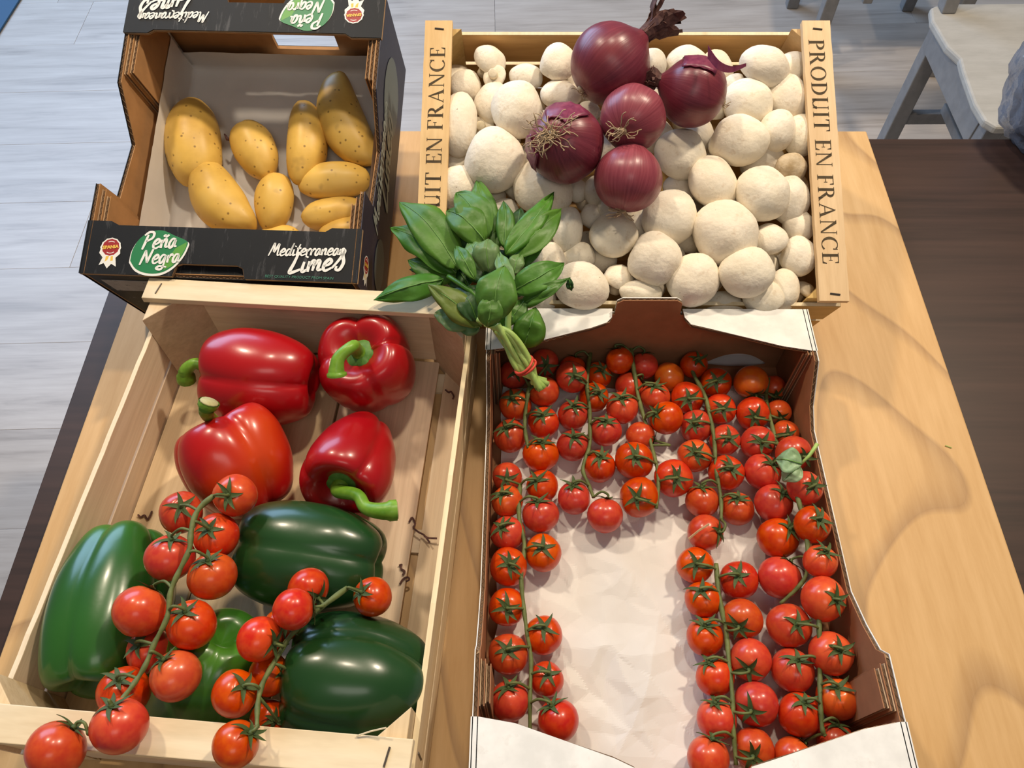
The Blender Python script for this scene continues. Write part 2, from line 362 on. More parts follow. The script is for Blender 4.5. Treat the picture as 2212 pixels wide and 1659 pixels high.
# ================================================================== lettering
def ribbon(mb, pts, wd, T, mi=0):
    P = [V((p[0], p[1], 0)) for p in pts]; n = len(P); wd = wd if isinstance(wd, (list, tuple)) else [wd] * n
    vs = []
    for i in range(n):
        t = (P[min(i+1, n-1)] - P[max(i-1, 0)]); t.normalize(); q = V((-t.y, t.x, 0)) * wd[i] / 2
        vs += [T(P[i] + q), T(P[i] - q)]
    mb.add(vs, [(2*i, 2*i+1, 2*i+3, 2*i+2) for i in range(n-1)], mi)
BR = {
 'M': (.82, [[(0,0),(.1,.5),(.2,1),(.26,.75),(.34,.3),(.55,.95),(.6,.5),(.66,.05),(.8,.08)]]),
 'e': (.42, [[(.02,.22),(.24,.3),(.32,.44),(.2,.55),(.05,.38),(.04,.12),(.17,0),(.4,.12)]]),
 'd': (.50, [[(.32,.45),(.15,.52),(.03,.28),(.08,.03),(.24,.08),(.33,.4),(.42,1.0)],[(.42,1.),(.34,.4),(.35,.05),(.48,.08)]]),
 'i': (.28, [[(.06,.5),(.06,.12),(.13,.02),(.27,.1)],[(.1,.7),(.12,.77)]]),
 't': (.34, [[(.14,.9),(.08,.35),(.1,.04),(.19,.02),(.32,.1)],[(-.02,.55),(.28,.6)]]),
 'r': (.34, [[(.03,.5),(.05,0)],[(.05,.25),(.14,.46),(.24,.52),(.3,.42)]]),
 'a': (.47, [[(.33,.48),(.15,.52),(.02,.28),(.06,.03),(.2,.05),(.32,.45),(.33,.1),(.46,.07)]]),
 'n': (.46, [[(.03,.5),(.05,0)],[(.05,.25),(.17,.5),(.28,.46),(.29,.08),(.44,.08)]]),
 'm': (.70, [[(.03,.5),(.05,0)],[(.05,.25),(.16,.5),(.26,.46),(.27,.03)],[(.27,.25),(.38,.5),(.49,.46),(.5,.08),(.68,.08)]]),
 'L': (.52, [[(.2,1),(.12,.45),(.04,.03),(.2,.02),(.5,.14)]]),
 's': (.52, [[(0,.1),(.2,.45),(.36,.85),(.30,.95),(.33,.7),(.46,.35),(.38,.02),(.2,.03),(.2,.2)]]),
 'P': (.55, [[(.14,.85),(.08,.4),(0,-.02)],[(-.06,.82),(.15,1.0),(.42,.95),(.42,.65),(.1,.45)]]),
 'N': (.72, [[(0,-.05),(.1,.5),(.16,.9)],[(.16,.9),(.3,.45),(.42,.05)],[(.42,.05),(.5,.5),(.6,1)]]),
 'g': (.47, [[(.33,.48),(.15,.52),(.02,.28),(.06,.03),(.2,.05),(.32,.45)],[(.34,.5),(.32,-.25),(.18,-.42),(-.05,-.33),(.1,-.2),(.55,-.28)]]),
 'ñ': (.46, [[(.03,.5),(.05,0)],[(.05,.25),(.17,.5),(.28,.46),(.29,.08),(.44,.08)],[(.05,.68),(.14,.75),(.22,.68),(.34,.78)]]),
}
def brush(mb, text, T, size, slant=.18, rise=0, wd=.125, mi=0):
    x = 0
    for ch in text:
        adv, st = BR[ch]
        for s in st:
            pts = spline([(p[0], p[1], 0) for p in s], 5) if len(s) > 2 else [V((p[0], p[1], 0)) for p in s]
            q = [((x + p.x + p.y * slant) * size, (p.y + (x + p.x) * rise) * size) for p in pts]
            n = len(q); ribbon(mb, q, [wd * size * (.55 + .45 * sin(pi * min(1, max(0, (i + 1) / (n + 1))))) for i in range(n)], T, mi)
        x += adv
    return x * size
def serif(mb, text, T, h, gap=.14, mi=0):
    """roman capitals, cap height h; returns width"""
    x = 0; th, tn = .145, .045
    def Q(a, b, c, d): mb.add([T(V((X * h, Y * h, 0))) for X, Y in ((a, b), (c, b), (c, d), (a, d))], [(0, 1, 2, 3)], mi)
    def PL(*p): mb.add([T(V((X * h, Y * h, 0))) for X, Y in p], [tuple(range(len(p)))], mi)
    def stem(X, w=th, s0=True, s1=True):
        Q(X, 0, X + w, 1)
        if s0: Q(X - .08, 0, X + w + .08, .035)
        if s1: Q(X - .08, .965, X + w + .08, 1)
    def arc(cx, cy, rx, ry, a0, a1, wmax=th, wmin=tn, n=18):
        pts = []; ws = []
        for i in range(n + 1):
            a = radians(a0 + (a1 - a0) * i / n); pts.append(((cx + rx * cos(a)) * h, (cy + ry * sin(a)) * h)); ws.append((wmin + (wmax - wmin) * abs(cos(a))**1.4) * h)
        ribbon(mb, pts, ws, T, mi)
    for c in text:
        if c == ' ': x += .36; continue
        if c == 'P': stem(x + .08); arc(x + .26, .745, .29, .235, 90, -90); w_ = .62
        elif c == 'R': stem(x + .08); arc(x + .26, .745, .27, .235, 90, -90); PL((x + .30, .51), (x + .46, .52), (x + .80, 0), (x + .62, 0)); Q(x + .58, 0, x + .84, .035); w_ = .80
        elif c == 'D': stem(x + .08); arc(x + .26, .5, .42, .48, 90, -90); w_ = .76
        elif c == 'O': arc(x + .42, .5, .36, .48, 0, 360, n=36); w_ = .84
        elif c == 'C': arc(x + .44, .5, .37, .48, 52, 315, n=26); PL((x + .66, .70), (x + .70, .98), (x + .73, .98), (x + .73, .70)); w_ = .76
        elif c == 'U': stem(x + .08, s0=False); Q(x + .08, 0, x + .08, 0); stem(x + .62, tn, s0=False); arc(x + .395, .26, .245, .24, 180, 360, th, tn); w_ = .76; 
        elif c == 'I': stem(x + .08); w_ = .30
        elif c == 'T': stem(x + .30, s1=False); Q(x + .02, .955, x + .72, 1); PL((x + .02, 1), (x + .02, .76), (x + .05, .76), (x + .10, .96)); PL((x + .72, 1), (x + .72, .76), (x + .69, .76), (x + .64, .96)); w_ = .74
        elif c in 'EF':
            stem(x + .08); Q(x + .2, .955, x + .58, 1); PL((x + .58, 1), (x + .58, .76), (x + .55, .76), (x + .50, .96)); Q(x + .2, .49, x + .44, .53); Q(x + .425, .40, x + .45, .62)
            if c == 'E': Q(x + .2, 0, x + .6, .045); PL((x + .62, .26), (x + .6, 0), (x + .50, .03), (x + .59, .26))
            w_ = .62 if c == 'E' else .58
        elif c == 'N': stem(x + .08, tn); stem(x + .70, tn, s0=False); PL((x + .02, 1), (x + .20, 1), (x + .745, 0), (x + .66, 0)); w_ = .82
        elif c == 'A': PL((x + .04, 0), (x + .09, 0), (x + .40, .86), (x + .38, .96)); PL((x + .36, 1), (x + .42, 1), (x + .80, 0), (x + .63, 0)); Q(x + .18, .32, x + .58, .365); Q(x - .03, 0, x + .2, .035); Q(x + .54, 0, x + .87, .035); w_ = .84
        x += w_ + gap
    return x * h
def fonttext(name, body, M, size, mat, parent, shear=0, bold=0):
    c = bpy.data.curves.new(name, 'FONT'); c.body = body; c.size = size; c.shear = shear; c.offset = bold; c.align_x = 'CENTER'; c.align_y = 'CENTER'; c.resolution_u = 2
    t = bpy.data.objects.new(name + '_src', c); COL.objects.link(t); bpy.context.view_layer.update()
    me = bpy.data.meshes.new_from_object(t.evaluated_get(bpy.context.evaluated_depsgraph_get())); bpy.data.objects.remove(t)
    me.materials.clear(); me.materials.append(mat); return put(bpy.data.objects.new(name, me), parent, M)
def flat(pts, M, z=0): return [M @ V((p[0], p[1], z)) for p in pts]
I4 = lambda p: p
def shape(name, polys, mats, parent, M):
    """polys: list of (points, z, material index): thin printed pieces"""
    b = MB()
    for pts, z, mi in polys: b.add([(p[0], p[1], z) for p in pts], [tuple(range(len(pts)))], mi)
    return b.obj(name, mats, parent, M)
def ell(cx, cy, rx, ry, n=28, a0=0, a1=2*pi, wob=0, k=12):
    return [(cx + rx * (1 + wob * cos(k * a)) * cos(a), cy + ry * (1 + wob * cos(k * a)) * sin(a)) for a in [a0 + (a1 - a0) * i / n for i in range(n if abs(a1 - a0) > 6.2 else n + 1)]]
def seal(parent, M, s):
    e = .00012
    shape('seal_badge', [
        (ell(0, .08, .56, .56, 36, wob=.035), 0, 0),
        ([(-.52, .1), (-.58, -.25), (-.35, -.5), (-.5, -.95), (-.24, -.82), (-.02, -1.12), (.18, -.85), (.46, -1.0), (.36, -.5), (.58, -.25), (.52, .1)], e / 2, 0),
        (ell(0, .1, .47, .48, 36, wob=.03), e * 1.5, 1),
        ([(-.18, -.42), (-.2, -.75), (-.06, -.62), (0, -.4)], e * 2, 2), ([(.08, -.42), (.1, -.7), (.24, -.66), (.2, -.4)], e * 2, 2),
        (ell(0, .1, .36, .36, 12, radians(60), radians(120)) + ell(0, .1, .32, .32, 12, radians(120), radians(60)), e * 2, 3),
        (ell(0, .1, .36, .36, 12, radians(240), radians(310)) + ell(0, .1, .32, .32, 12, radians(310), radians(240)), e * 2, 3)],
        [M_ink, M_red, M_gold, M_ink], parent, M @ Matrix.Scale(s, 4))
    fonttext('seal_lettering', 'SPANIA', M @ Matrix.Translation((0, .1 * s, .0004)) @ Matrix.Rotation(.12, 4, 'Z'), .26 * s, M_gold, parent, 0, .012 * s)
def leaf_logo(parent, M, s):
    base = [(-1.0, -.35), (-.97, .1), (-.75, .55), (-.35, .82), (.05, .86), (.5, .68), (.98, .48), (1.0, .25), (.85, -.15), (.55, -.55), (.15, -.78), (-.35, -.8), (-.75, -.65)]
    big = [(p.x, p.y) for p in spline([V((x, y, 0)) for x, y in base] + [V((-1, -.35, 0))], 4)][:-1]
    wht = [(x * 1.045 + .01, y * 1.04 - .06) for x, y in big]
    lg = [(.98, .44), (.6, .2), (.45, -.1), (.2, -.4), (.3, -.65), (.55, -.5), (.85, -.1), (.98, .25)]
    shape('leaf_logo', [(wht, 0, 0), (big, .003, 1), (lg, .005, 2)], [M_ink, M_green, M_lgreen], parent, M @ Matrix.Scale(s, 4))
    b = MB(); T1 = lambda p: (p.x * 1 - .74 * s, p.y + .12 * s, .0006)
    brush(b, 'Peña', lambda p: (p.x - .62 * s, p.y + .10 * s, .0006), .66 * s, .12, .10, .15)
    brush(b, 'Negra', lambda p: (p.x - .62 * s, p.y - .48 * s, .0006), .60 * s, .12, .10, .15)
    b.obj('brush_lettering', M_ink, parent, M)
def limes(parent, M, s, mat=None, sub=True):
    b = MB(); brush(b, 'Mediterranean', lambda p: (p.x, p.y, .0004), .40 * s, .2, .045, .15)
    brush(b, 'Limes', lambda p: (p.x + .66 * s, p.y - .52 * s, .0005), .66 * s, .2, .10, .16)
    b.obj('brush_lettering', mat or M_ink, parent, M)
    if sub: fonttext('slogan_lettering', 'BEST QUALITY PRODUCT FROM SPAIN', M @ Matrix.Translation((1.0 * s, -.645 * s, .0004)), .118 * s, M_gink, parent, .1)

# ================================================================== POTATO BOX (tilted)
PW, PL_, PK, PH = .263, .3133, .0535, .128
PF0 = frame(-.4043, .4840, .1187, -.0777, .3378)          # top level outer near-left corner
PF = PF0 @ Matrix.Translation((0, 0, -PH))               # bottom level
pb = thing('potato_box', 'open black printed cardboard lime box holding the potatoes, tilted up at the back', 'box', PF)
T = .0045
MATS = [M_black, M_kraft, M_hollow, M_flute]
b = MB(); b.box((.002, .002, 0), (PW - .002, PL_ - .002, .004)); b.obj('base', [M_kraft], pb)
dip = [(0, PH), (.092, PH), (.094, PH - .036), (.160, PH - .046), (.205, PH - .004), (PL_, PH)]
b = MB(); card_wall(b, dip, T, lambda s, t, z: (t, s, z)); b.obj('side_wall', MATS, pb)
b = MB(); card_wall(b, dip, T, lambda s, t, z: (PW - t, s, z)); sw = b.obj('side_wall', [M_navy, M_kraft, M_hollow, M_flute], pb)
sw['label'] = 'side wall printed navy with pale brush lettering'
# doubled corner layers
for xs in (0, 1):
    for y0, y1 in ((.004, .088), (.212, PL_ - .004)):
        b = MB()
        for k in (1, 2):
            hh = PH - .002 - .002 * k
            card_wall(b, [(y0 + .003 * k, hh - .001), (y1 - .006 * (k - 1), hh)], .0040, (lambda s, t, z, k=k, xs=xs: ((T + .0005 + (k - 1) * .0045 + t) if xs == 0 else PW - (T + .0005 + (k - 1) * .0045 + t), s, z)), 3, 1, 2, 3)
        b.obj('corner_layer', MATS, pb)
b = MB(); card_wall(b, [(T + .0003, PH - .0045), (PW - T - .0003, PH - .0045)], T, lambda s, t, z: (s, t, z)); b.obj('front_wall', MATS, pb)
# printed label on the front wall
b = MB(); b.box((.012, -.0006, PH - .045), (.085, -.0001, PH - .016)); b.obj('paper_label', card('scuffed_label', (.36, .33, .31), wear=(.06, .06, .06), ws=(90, 30, 160)), pb)
# back wall with handle hole
b = MB(); x0, x1, z0, z1 = PW * .47, PW * .74, .040, .064
for (a, c, e, f) in ((T, x0, 0, PH - .0045), (x1, PW - T, 0, PH - .0045), (x0, x1, 0, z0), (x0, x1, z1, PH - .0045)):
    b.box((a, PL_ - T, e), (c, PL_ - .0006, f), 1); b.box((a, PL_ - .0006, e), (c, PL_, f), 0)
b.obj('back_wall', MATS, pb)
def flap(pts, name='end_flap'):
    b = MB(); mp = lambda a, t, c: (a, c, PH - .0042 + t)
    b.prism(pts, 0, .0006, mp, 1); b.prism(pts, .0036, .0042, mp, 0)
    cx = sum(p[0] for p in pts) / len(pts); cy = sum(p[1] for p in pts) / len(pts)
    b.prism([(p[0] + (.001 if p[0] < cx else -.001), p[1] + (.001 if p[1] < cy else -.001)) for p in pts], .0006, .0036, mp, 2)
    b.prism(pts, .0014, .0018, mp, 3); b.prism(pts, .0024, .0028, mp, 3)
    return b.obj(name, MATS, pb)
K = PK
fpts = [(-.001, 0), (PW * .335, 0), (PW * .345, .011), (PW * .365, .013), (PW * .565, .013), (PW * .59, .010), (PW * .6, 0), (PW + .001, 0), (PW + .001, K), (PW - .028, K), (PW - .034, K - .004), (.030, K - .004), (.022, K), (-.001, K)]
ff = flap(fpts); ff['label'] = 'near printed end flap'
bpts = [(-.001, PL_), (-.001, PL_ - K), (.024, PL_ - K), (.030, PL_ - K + .004), (PW - .036, PL_ - K + .004), (PW - .030, PL_ - K), (PW + .001, PL_ - K), (PW + .001, PL_), (PW * .63, PL_), (PW * .61, PL_ - .016), (PW * .39, PL_ - .016), (PW * .37, PL_)]
bf = flap(bpts); bf['label'] = 'far printed end flap with upside-down lettering'
b = MB(); b.box((PW * .335, .0047, PH - .030), (PW * .6, .0150, PH - .0065)); b.obj('notch_fill', MATS, pb)  # black block added to fill the opening behind the near flap's notch
ftop = PF0 @ Matrix.Translation((0, 0, .0003))
def onflap(u, v):
    p = PF0.inverted() @ onplane(u, v, PF0, 0); return p
for parent, seg, far in ((ff, 0, False), (bf, 1, True)):
    if not far:
        p1, p2, p3 = onflap(239, 538), onflap(343, 546), onflap(580, 553); sgn = 0
        A = lambda p: ftop @ Matrix.Translation((p.x, p.y, 0))
    else:
        p1, p2, p3 = onflap(765, 30), onflap(664, 25), onflap(452, 26); 
        A = lambda p: ftop @ Matrix.Translation((p.x, p.y, 0)) @ Matrix.Rotation(pi, 4, 'Z')
    seal(parent, A(p1), .0175)
    leaf_logo(parent, A(p2), .026)
    limes(parent, A(p3), .0315)
# lettering on the right outer side: reads from front to back
SM = PF @ Matrix.Translation((PW + .0004, 0, 0)) @ Matrix(((0, 0, 1, 0), (1, 0, 0, 0), (0, 1, 0, 0), (0, 0, 0, 1)))
limes(sw, SM @ Matrix.Translation((.075, PH - .063, 0)), .062, M_grey, False)
seal(sw, SM @ Matrix.Translation((.027, PH - .030, 0)) @ Matrix.Rotation(-pi/2, 4, 'Z'), .0175)
b = MB(); b.add([(p[0], p[1], .0002) for p in ell(.05, .045, .028, .022, 24)], [tuple(range(24))]); b.obj('printed_lime', M_lime if False else plain('printed_lime_grey', (.10, .13, .15), .5), sw, SM)
b = MB(); b.add([(p[0], p[1], .0002) for p in ell(.235, .06, .045, .035, 24)], [tuple(range(24))]); b.obj('printed_lime', plain('printed_lime_pale', (.16, .19, .19), .5), sw, SM)

# liner paper, one sheet turned up at the back and left
def sheet(name, nx, ny, fn, M, parent=None):
    b = MB(); vs = [fn(i / nx, j / ny) for j in range(ny + 1) for i in range(nx + 1)]
    b.add(vs, [(j * (nx+1) + i, j * (nx+1) + i + 1, (j+1) * (nx+1) + i + 1, (j+1) * (nx+1) + i) for j in range(ny) for i in range(nx)])
    return b.obj(name, M_paper, parent, M, smooth=True)
def pliner(a, c):
    # unrolled coordinate a across (with turn-up left), c along (with turn-up back)
    X = -.05 + a * (PW - .012 + .10); Y = .004 + c * (PL_ - .016 + .036)
    z = .0065 + .0016 * (noise.noise(V((X * 40, Y * 40, 3))) + .6 * noise.noise(V((X * 90, Y * 90, 9))))
    xm, ym = .013, PL_ - .012
    x, y, zz = X, Y, z
    xr = PW - .0165
    if X < xm: d = xm - X; x = xm - .0 + min(.004, d * .2) - .003; zz += d * .98
    if X > xr: d = X - xr; x = xr + min(.001, d * .2); zz += d * .9
    if Y > ym: d = Y - ym; y = ym + .002 - .10 * d; zz += d * 1.0
    y = min(y, PL_ - .0065 - .003 * (1 + noise.noise(V((X * 30, 2, 0)))))
    if zz > .085 and X > xr: zz = .085
    return (min(max(x, .0145), PW - .0147), y, zz)
o = sheet('liner_paper', 44, 52, pliner, PF); tag(o, 'white paper liner under the potatoes in the black box', 'paper')

# ================================================================== TOMATO BOX (flat)
TY = -.035; TX0, TY0, TW, TL, TH = -.035, .0438, .2977, .4033, .0964
TF = frame(TX0, TY0, .0004, TY)
tb_ = thing('tomato_box', 'low white cardboard box with brown inside holding the cherry tomatoes', 'box', TF)
MT2 = [M_white, M_kraftT, M_hollow, M_flute]
b = MB(); b.box((.003, .003, 0), (TW - .003, TL - .003, .004)); b.obj('base', [M_kraftT], tb_)
LOW = TH - .040
prof = [(0, TH), (.092, TH), (.098, TH - .012), (.120, TH - .026), (.150, LOW), (.298, LOW - .002), (.318, LOW + .008), (.345, TH), (TL, TH)]
inv = TF.inverted()
for xs in (0, 1):
    b = MB(); card_wall(b, prof, .0042, (lambda s, t, z, xs=xs: (t if xs == 0 else TW - t, s, z)), 0, 1, 2, 3); b.obj('side_wall', MT2, tb_)
    for y0, y1 in ((.052, .089), (.350, TL - .052 + .01)):
        b = MB()
        for k in (1, 2):
            card_wall(b, [(y0 + .002 * k, TH - .001 * k), (y1 - .003 * k, TH + .0005 - .002 * k)], .0036, (lambda s, t, z, k=k, xs=xs: ((.0046 + (k - 1) * .0040 + t) if xs == 0 else TW - (.0046 + (k - 1) * .0040 + t), s, z)), 3, 1, 2, 3)
        b.obj('corner_layer', MT2, tb_)
nA = (inv @ at(1323, 668, TH)).x; nB = (inv @ at(1474, 665, TH)).x
tabh = .017
for far in (1, 0):
    b = MB()
    pr = [(.0045, TH - .0042), (nA + .002, TH - .0042), (nA + .003, TH + tabh - .004), (nA + .008, TH + tabh), (nB - .008, TH + tabh), (nB - .003, TH + tabh - .004), (nB - .002, TH - .0042), (TW - .0045, TH - .0042)]
    card_wall(b, pr, .0042, (lambda s, t, z, far=far: (s, TL - t if far else t, z)), 0, 1, 2, 3); b.obj('end_wall', MT2, tb_)
    F = .047
    for side in (0, 1):
        if side == 0: pts = [(-.001, 0), (nA, 0), (nA - .001, .010), (nA - .006, .016), (nA - .02, .022), (.03, F - .004), (.004, F), (-.001, F)]
        else: pts = [(TW + .001, 0), (nB, 0), (nB + .001, .010), (nB + .006, .018), (nB + .02, .022), (TW - .03, F - .005), (TW - .004, F), (TW + .001, F)]
        pts = [(x, TL - y if far else y) for x, y in pts]
        b = MB(); mp = lambda a, t, c: (a, c, TH - .004 + t)
        b.prism(pts, 0, .0006, mp, 1); b.prism(pts, .0034, .0040, mp, 0)
        cx = sum(p[0] for p in pts) / len(pts); cy = sum(p[1] for p in pts) / len(pts)
        b.prism([(p[0] + (.0012 if p[0] < cx else -.0012), p[1] + (.0012 if p[1] < cy else -.0012)) for p in pts], .0006, .0034, mp, 2)
        ed = pts[2:7]
        flute(b, ed if (side == 0) == (not far) else ed, .0040, lambda s, t, z: (s, z, TH - .004 + t), 3, .0004, dep=-.0005)
        b.obj('end_flap', MT2, tb_)
# crumpled paper
import numpy as np
from mathutils.geometry import delaunay_2d_cdt
def facet_field(nx, ny, w_, h_, npt, amp, seed):
    rnd = random.Random(seed); P = []
    for _ in range(npt * 4):
        q = (rnd.uniform(-.02, w_ + .02), rnd.uniform(-.02, h_ + .02))
        if all((q[0] - a)**2 + (q[1] - b_)**2 > (w_ * h_ / npt) * .35 for a, b_ in P): P.append(q)
        if len(P) >= npt: break
    P += [(-.03, -.03), (w_ + .03, -.03), (-.03, h_ + .03), (w_ + .03, h_ + .03)]
    Z = [rnd.choice((-1, -.4, .2, 1)) * amp * rnd.uniform(.3, 1) for _ in P]
    vs, _, fs, *_r = delaunay_2d_cdt([V(q) for q in P], [], [], 0, 1e-7)
    X, Y = np.meshgrid(np.linspace(0, w_, nx + 1), np.linspace(0, h_, ny + 1)); H_ = np.zeros_like(X)
    for a, b_, c in fs:
        (x0, y0), (x1, y1), (x2, y2) = vs[a], vs[b_], vs[c]; d = (y1 - y2) * (x0 - x2) + (x2 - x1) * (y0 - y2)
        if abs(d) < 1e-12: continue
        l0 = ((y1 - y2) * (X - x2) + (x2 - x1) * (Y - y2)) / d; l1 = ((y2 - y0) * (X - x2) + (x0 - x2) * (Y - y2)) / d; l2 = 1 - l0 - l1
        m_ = (l0 >= -1e-6) & (l1 >= -1e-6) & (l2 >= -1e-6); H_[m_] = (l0 * Z[a] + l1 * Z[b_] + l2 * Z[c])[m_]
    return H_
CRF = facet_field(150, 200, TW - .024, TL - .045, 130, .0062, 3) + facet_field(150, 200, TW - .024, TL - .045, 480, .0019, 5)
def tliner(a, c):
    X = .012 + a * (TW - .024); Y = .012 + c * (TL - .045)
    e = min(1, min(X - .012, TW - .012 - X, Y - .01, 1) / .02 + .3)
    z = .0105 + max(-.0050, float(CRF[min(200, int(round(c * 200))), min(150, int(round(a * 150)))])) * e
    return (X + .002 * noise.noise(V((X * 50, Y * 50, 1))), Y + .003 * noise.noise(V((X * 60, 5, Y * 40))), z)
o = sheet('liner_paper', 150, 200, tliner, TF); o.data.polygons.foreach_set('use_smooth', [False] * len(o.data.polygons)); tag(o, 'crumpled white paper lining the tomato box', 'paper')
# clear plastic tray lip standing at the back
M_clear = Mt('milky_plastic', .3, .5); M_clear.color((.75, .76, .78)); M_clear.b.inputs['Alpha'].default_value = .55; M_clear = M_clear.m
c0 = inv @ at(1588, 790, .012)
def lip(a, c):
    s = -1 + 2 * a; return (c0.x + s * .03, c0.y + .003 * s * s + .004 * c, .012 + c * .018 * (1 - .55 * s**4))
b = MB(); nx, ny = 20, 5; vs = [lip(i / nx, j / ny) for j in range(ny + 1) for i in range(nx + 1)]
b.add(vs, [(j * (nx+1) + i, j * (nx+1) + i + 1, (j+1) * (nx+1) + i + 1, (j+1) * (nx+1) + i) for j in range(ny) for i in range(nx)])
o = b.obj('plastic_scrap', M_clear, None, TF, smooth=True); sm = o.modifiers.new('s', 'SOLIDIFY'); sm.thickness = .0008; tag(o, 'milky clear plastic scrap standing at the back wall of the tomato box', 'plastic')

# ================================================================== PEPPER CRATE (flat wooden)
QF = frame(-.3788, .0819, .0004, -.1003); QW, QL, QH, QG, QK = .3059, .400, .1130, .083, .024
qc = thing('pepper_crate', 'pale poplar wood crate holding the red and green peppers', 'crate', QF)
def tri_post(b, x, y, sx, sy, h, z0=0, s=.042, mi=0):
    b.prism([(x, y), (x + sx * s, y), (x, y + sy * s)], z0, h, lambda a, t, c: (a, c, t), mi)
for sx, sy, x, y in ((1, 1, .0045, .003), (-1, 1, QW - .0045, .003), (1, -1, .0045, QL - .003), (-1, -1, QW - .0045, QL - .003)):
    b = MB(); tri_post(b, x, y, sx, sy, QH - .0065); b.obj('corner_post', M_poplar, qc, bevel=.0006)
for yy in (0, QL - QK):
    b = MB(); b.box((-.001, yy, QH - .006), (QW + .001, yy + QK, QH), jit=.0004)
    o = b.obj('end_rail', M_popX, qc, bevel=.0006)
    for sx in (.011, QW - .016):
        st = MB(); st.tube([(sx, yy + .006, QH + .0005), (sx + .002, yy + .018, QH + .0005)], .0007, 6); st.obj('staple', M_metal, o, QF)
for yy, k in ((0, 0), (QL - .0035, 1)):
    b = MB(); b.box((.006, yy + (.0035 if k == 0 else -.0035), .012), (QW - .006, yy + (.007 if k == 0 else 0), .094), jit=.0005); b.obj('end_board', M_popX, qc, bevel=.0005)
for xs in (0, 1):
    x0, x1 = (0, .0042) if xs == 0 else (QW - .0042, QW)
    b = MB(); n = 26
    top = [(i / n * QL, QG + .0012 * noise.noise(V((i * .7, xs * 9, 0)))) for i in range(n + 1)]
    b.prism([(0, .040)] + top + [(QL, .040)], x0, x1, lambda a, t, c: (t, a, c), 0)
    b.prism([top[0]] + top[1:] + [(t[0], t[1] - .0008) for t in reversed(top)], x0 + .0001, x1 - .0001, lambda a, t, c: (t, a, c + .0005), 1)
    b.obj('side_slat', [M_poplar, M_rawedge], qc)
    b = MB(); b.box((x0, 0, .004), (x1, QL, .036), jit=.0004); b.obj('side_slat', M_poplar, qc, bevel=.0005)
    st = MB(); st.tube([(x1 if xs else x0, .018, .055), (x1 if xs else x0, .020, .076)], .0009, 6); st.obj('staple', M_metal, qc)
xx = .006
for wdt in (.074, .088, .094, .0):
    if wdt == 0: break
    b = MB(); b.box((xx, .008, .006), (xx + wdt, QL - .008, .0105), jit=.0004); b.obj('base_board', M_poplar, qc, bevel=.0005); xx += wdt + (.0025)
b = MB(); b.box((xx + .004, .008, .0035), (QW - .006, QL - .008, .006), jit=.0003); b.obj('base_board', M_poplar, qc, bevel=.0005)
for yy in (.02, .19, .36):
    b = MB(); b.box((.006, yy, 0), (QW - .006, yy + .022, .0033)); b.obj('base_batten', M_popX, qc)

# ================================================================== MUSHROOM CRATE (tilted wooden)
MW, ML, MS, MH = .4013, .2883, .0273, .1150
MF0 = frame(-.089, .4526, .1085, -.0424, .3748); MF = MF0 @ Matrix.Translation((0, 0, -MH))
mc = thing('mushroom_crate', 'honey coloured wooden crate stamped on both end strips and heaped with mushrooms', 'crate', MF)
for sx, sy, x, y in ((1, 1, .004, .0045), (-1, 1, MW - .004, .0045), (1, -1, .004, ML - .0045), (-1, -1, MW - .004, ML - .0045)):
    b = MB(); tri_post(b, x, y, sx, sy, MH - .0065, s=.032); b.obj('corner_post', M_honey, mc, bevel=.0005)
for xs in (0, 1):
    x0 = 0 if xs == 0 else MW - MS
    b = MB(); n = 30; e1 = [(x0 + .0006 * noise.noise(V((i * .9, 1, xs))), i / n * ML) for i in range(n + 1)]; e2 = [(x0 + MS + .0006 * noise.noise(V((i * .9, 5, xs))), i / n * ML) for i in range(n + 1)]
    b.prism(e1 + e2[::-1], MH - .006, MH, lambda a, t, c: (a, c, t)); o = b.obj('end_rail', M_honeyS, mc)
    o['label'] = 'top strip stamped with black roman capitals'
    L_ = serif(MB(), 'PRODUIT EN FRANCE', I4, 1)
    if xs == 1:
        p0 = MF0.inverted() @ onplane(1762, 86, MF0, 0); p1 = MF0.inverted() @ onplane(1785, 580, MF0, 0); ch = .0150
        TX = Matrix.Translation((x0 + .0050, p0.y, MH + .0003)) @ Matrix.Rotation(-pi/2, 4, 'Z')
    else:
        p0 = MF0.inverted() @ onplane(950, 98, MF0, 0); ch = .0150
        TX = Matrix.Translation((x0 + MS - .0062, p0.y - L_ * 0, MH + .0003)) @ Matrix.Rotation(pi/2, 4, 'Z')
        p1 = p0
    if xs == 1: span = abs(p1.y - p0.y)
    t = MB()
    Lx = .2335; hs = ch
    fx = Lx / (L_ * hs)
    if xs == 0: TX = Matrix.Translation((x0 + MS - .0062, p0.y - Lx, MH + .0003)) @ Matrix.Rotation(pi/2, 4, 'Z')
    serif(t, 'PRODUIT EN FRANCE', lambda p, fx=fx: (p.x * fx, p.y, 0), hs); t.obj('stamped_lettering', M_stamp, o, MF @ TX)
    for yy in (.006, ML - .010):
        st = MB(); st.tube([(x0 + .010, yy + .001, MH + .0004), (x0 + .019, yy, MH + .0004)], .0008, 6); st.obj('staple', M_metal, o, MF)
    b = MB(); b.box((.0035 if xs == 0 else MW - .007, .006, .004), (.007 if xs == 0 else MW - .0035, ML - .006, .098)); b.obj('end_board', M_honey, mc, bevel=.0004)
for k, yy in ((0, 0), (1, ML - .004)):
    for z0, z1 in ((.004, .046), (.052, .097)):
        b = MB(); b.box((.001, yy, z0), (MW - .001, yy + .004, z1), 0, jit=.0003)
        b.box((.0015, yy + .0003, z1), (MW - .0015, yy + .0037, z1 + .0006), 1); b.obj('side_slat', [M_honeyX, M_rawedge], mc)
yy = .006
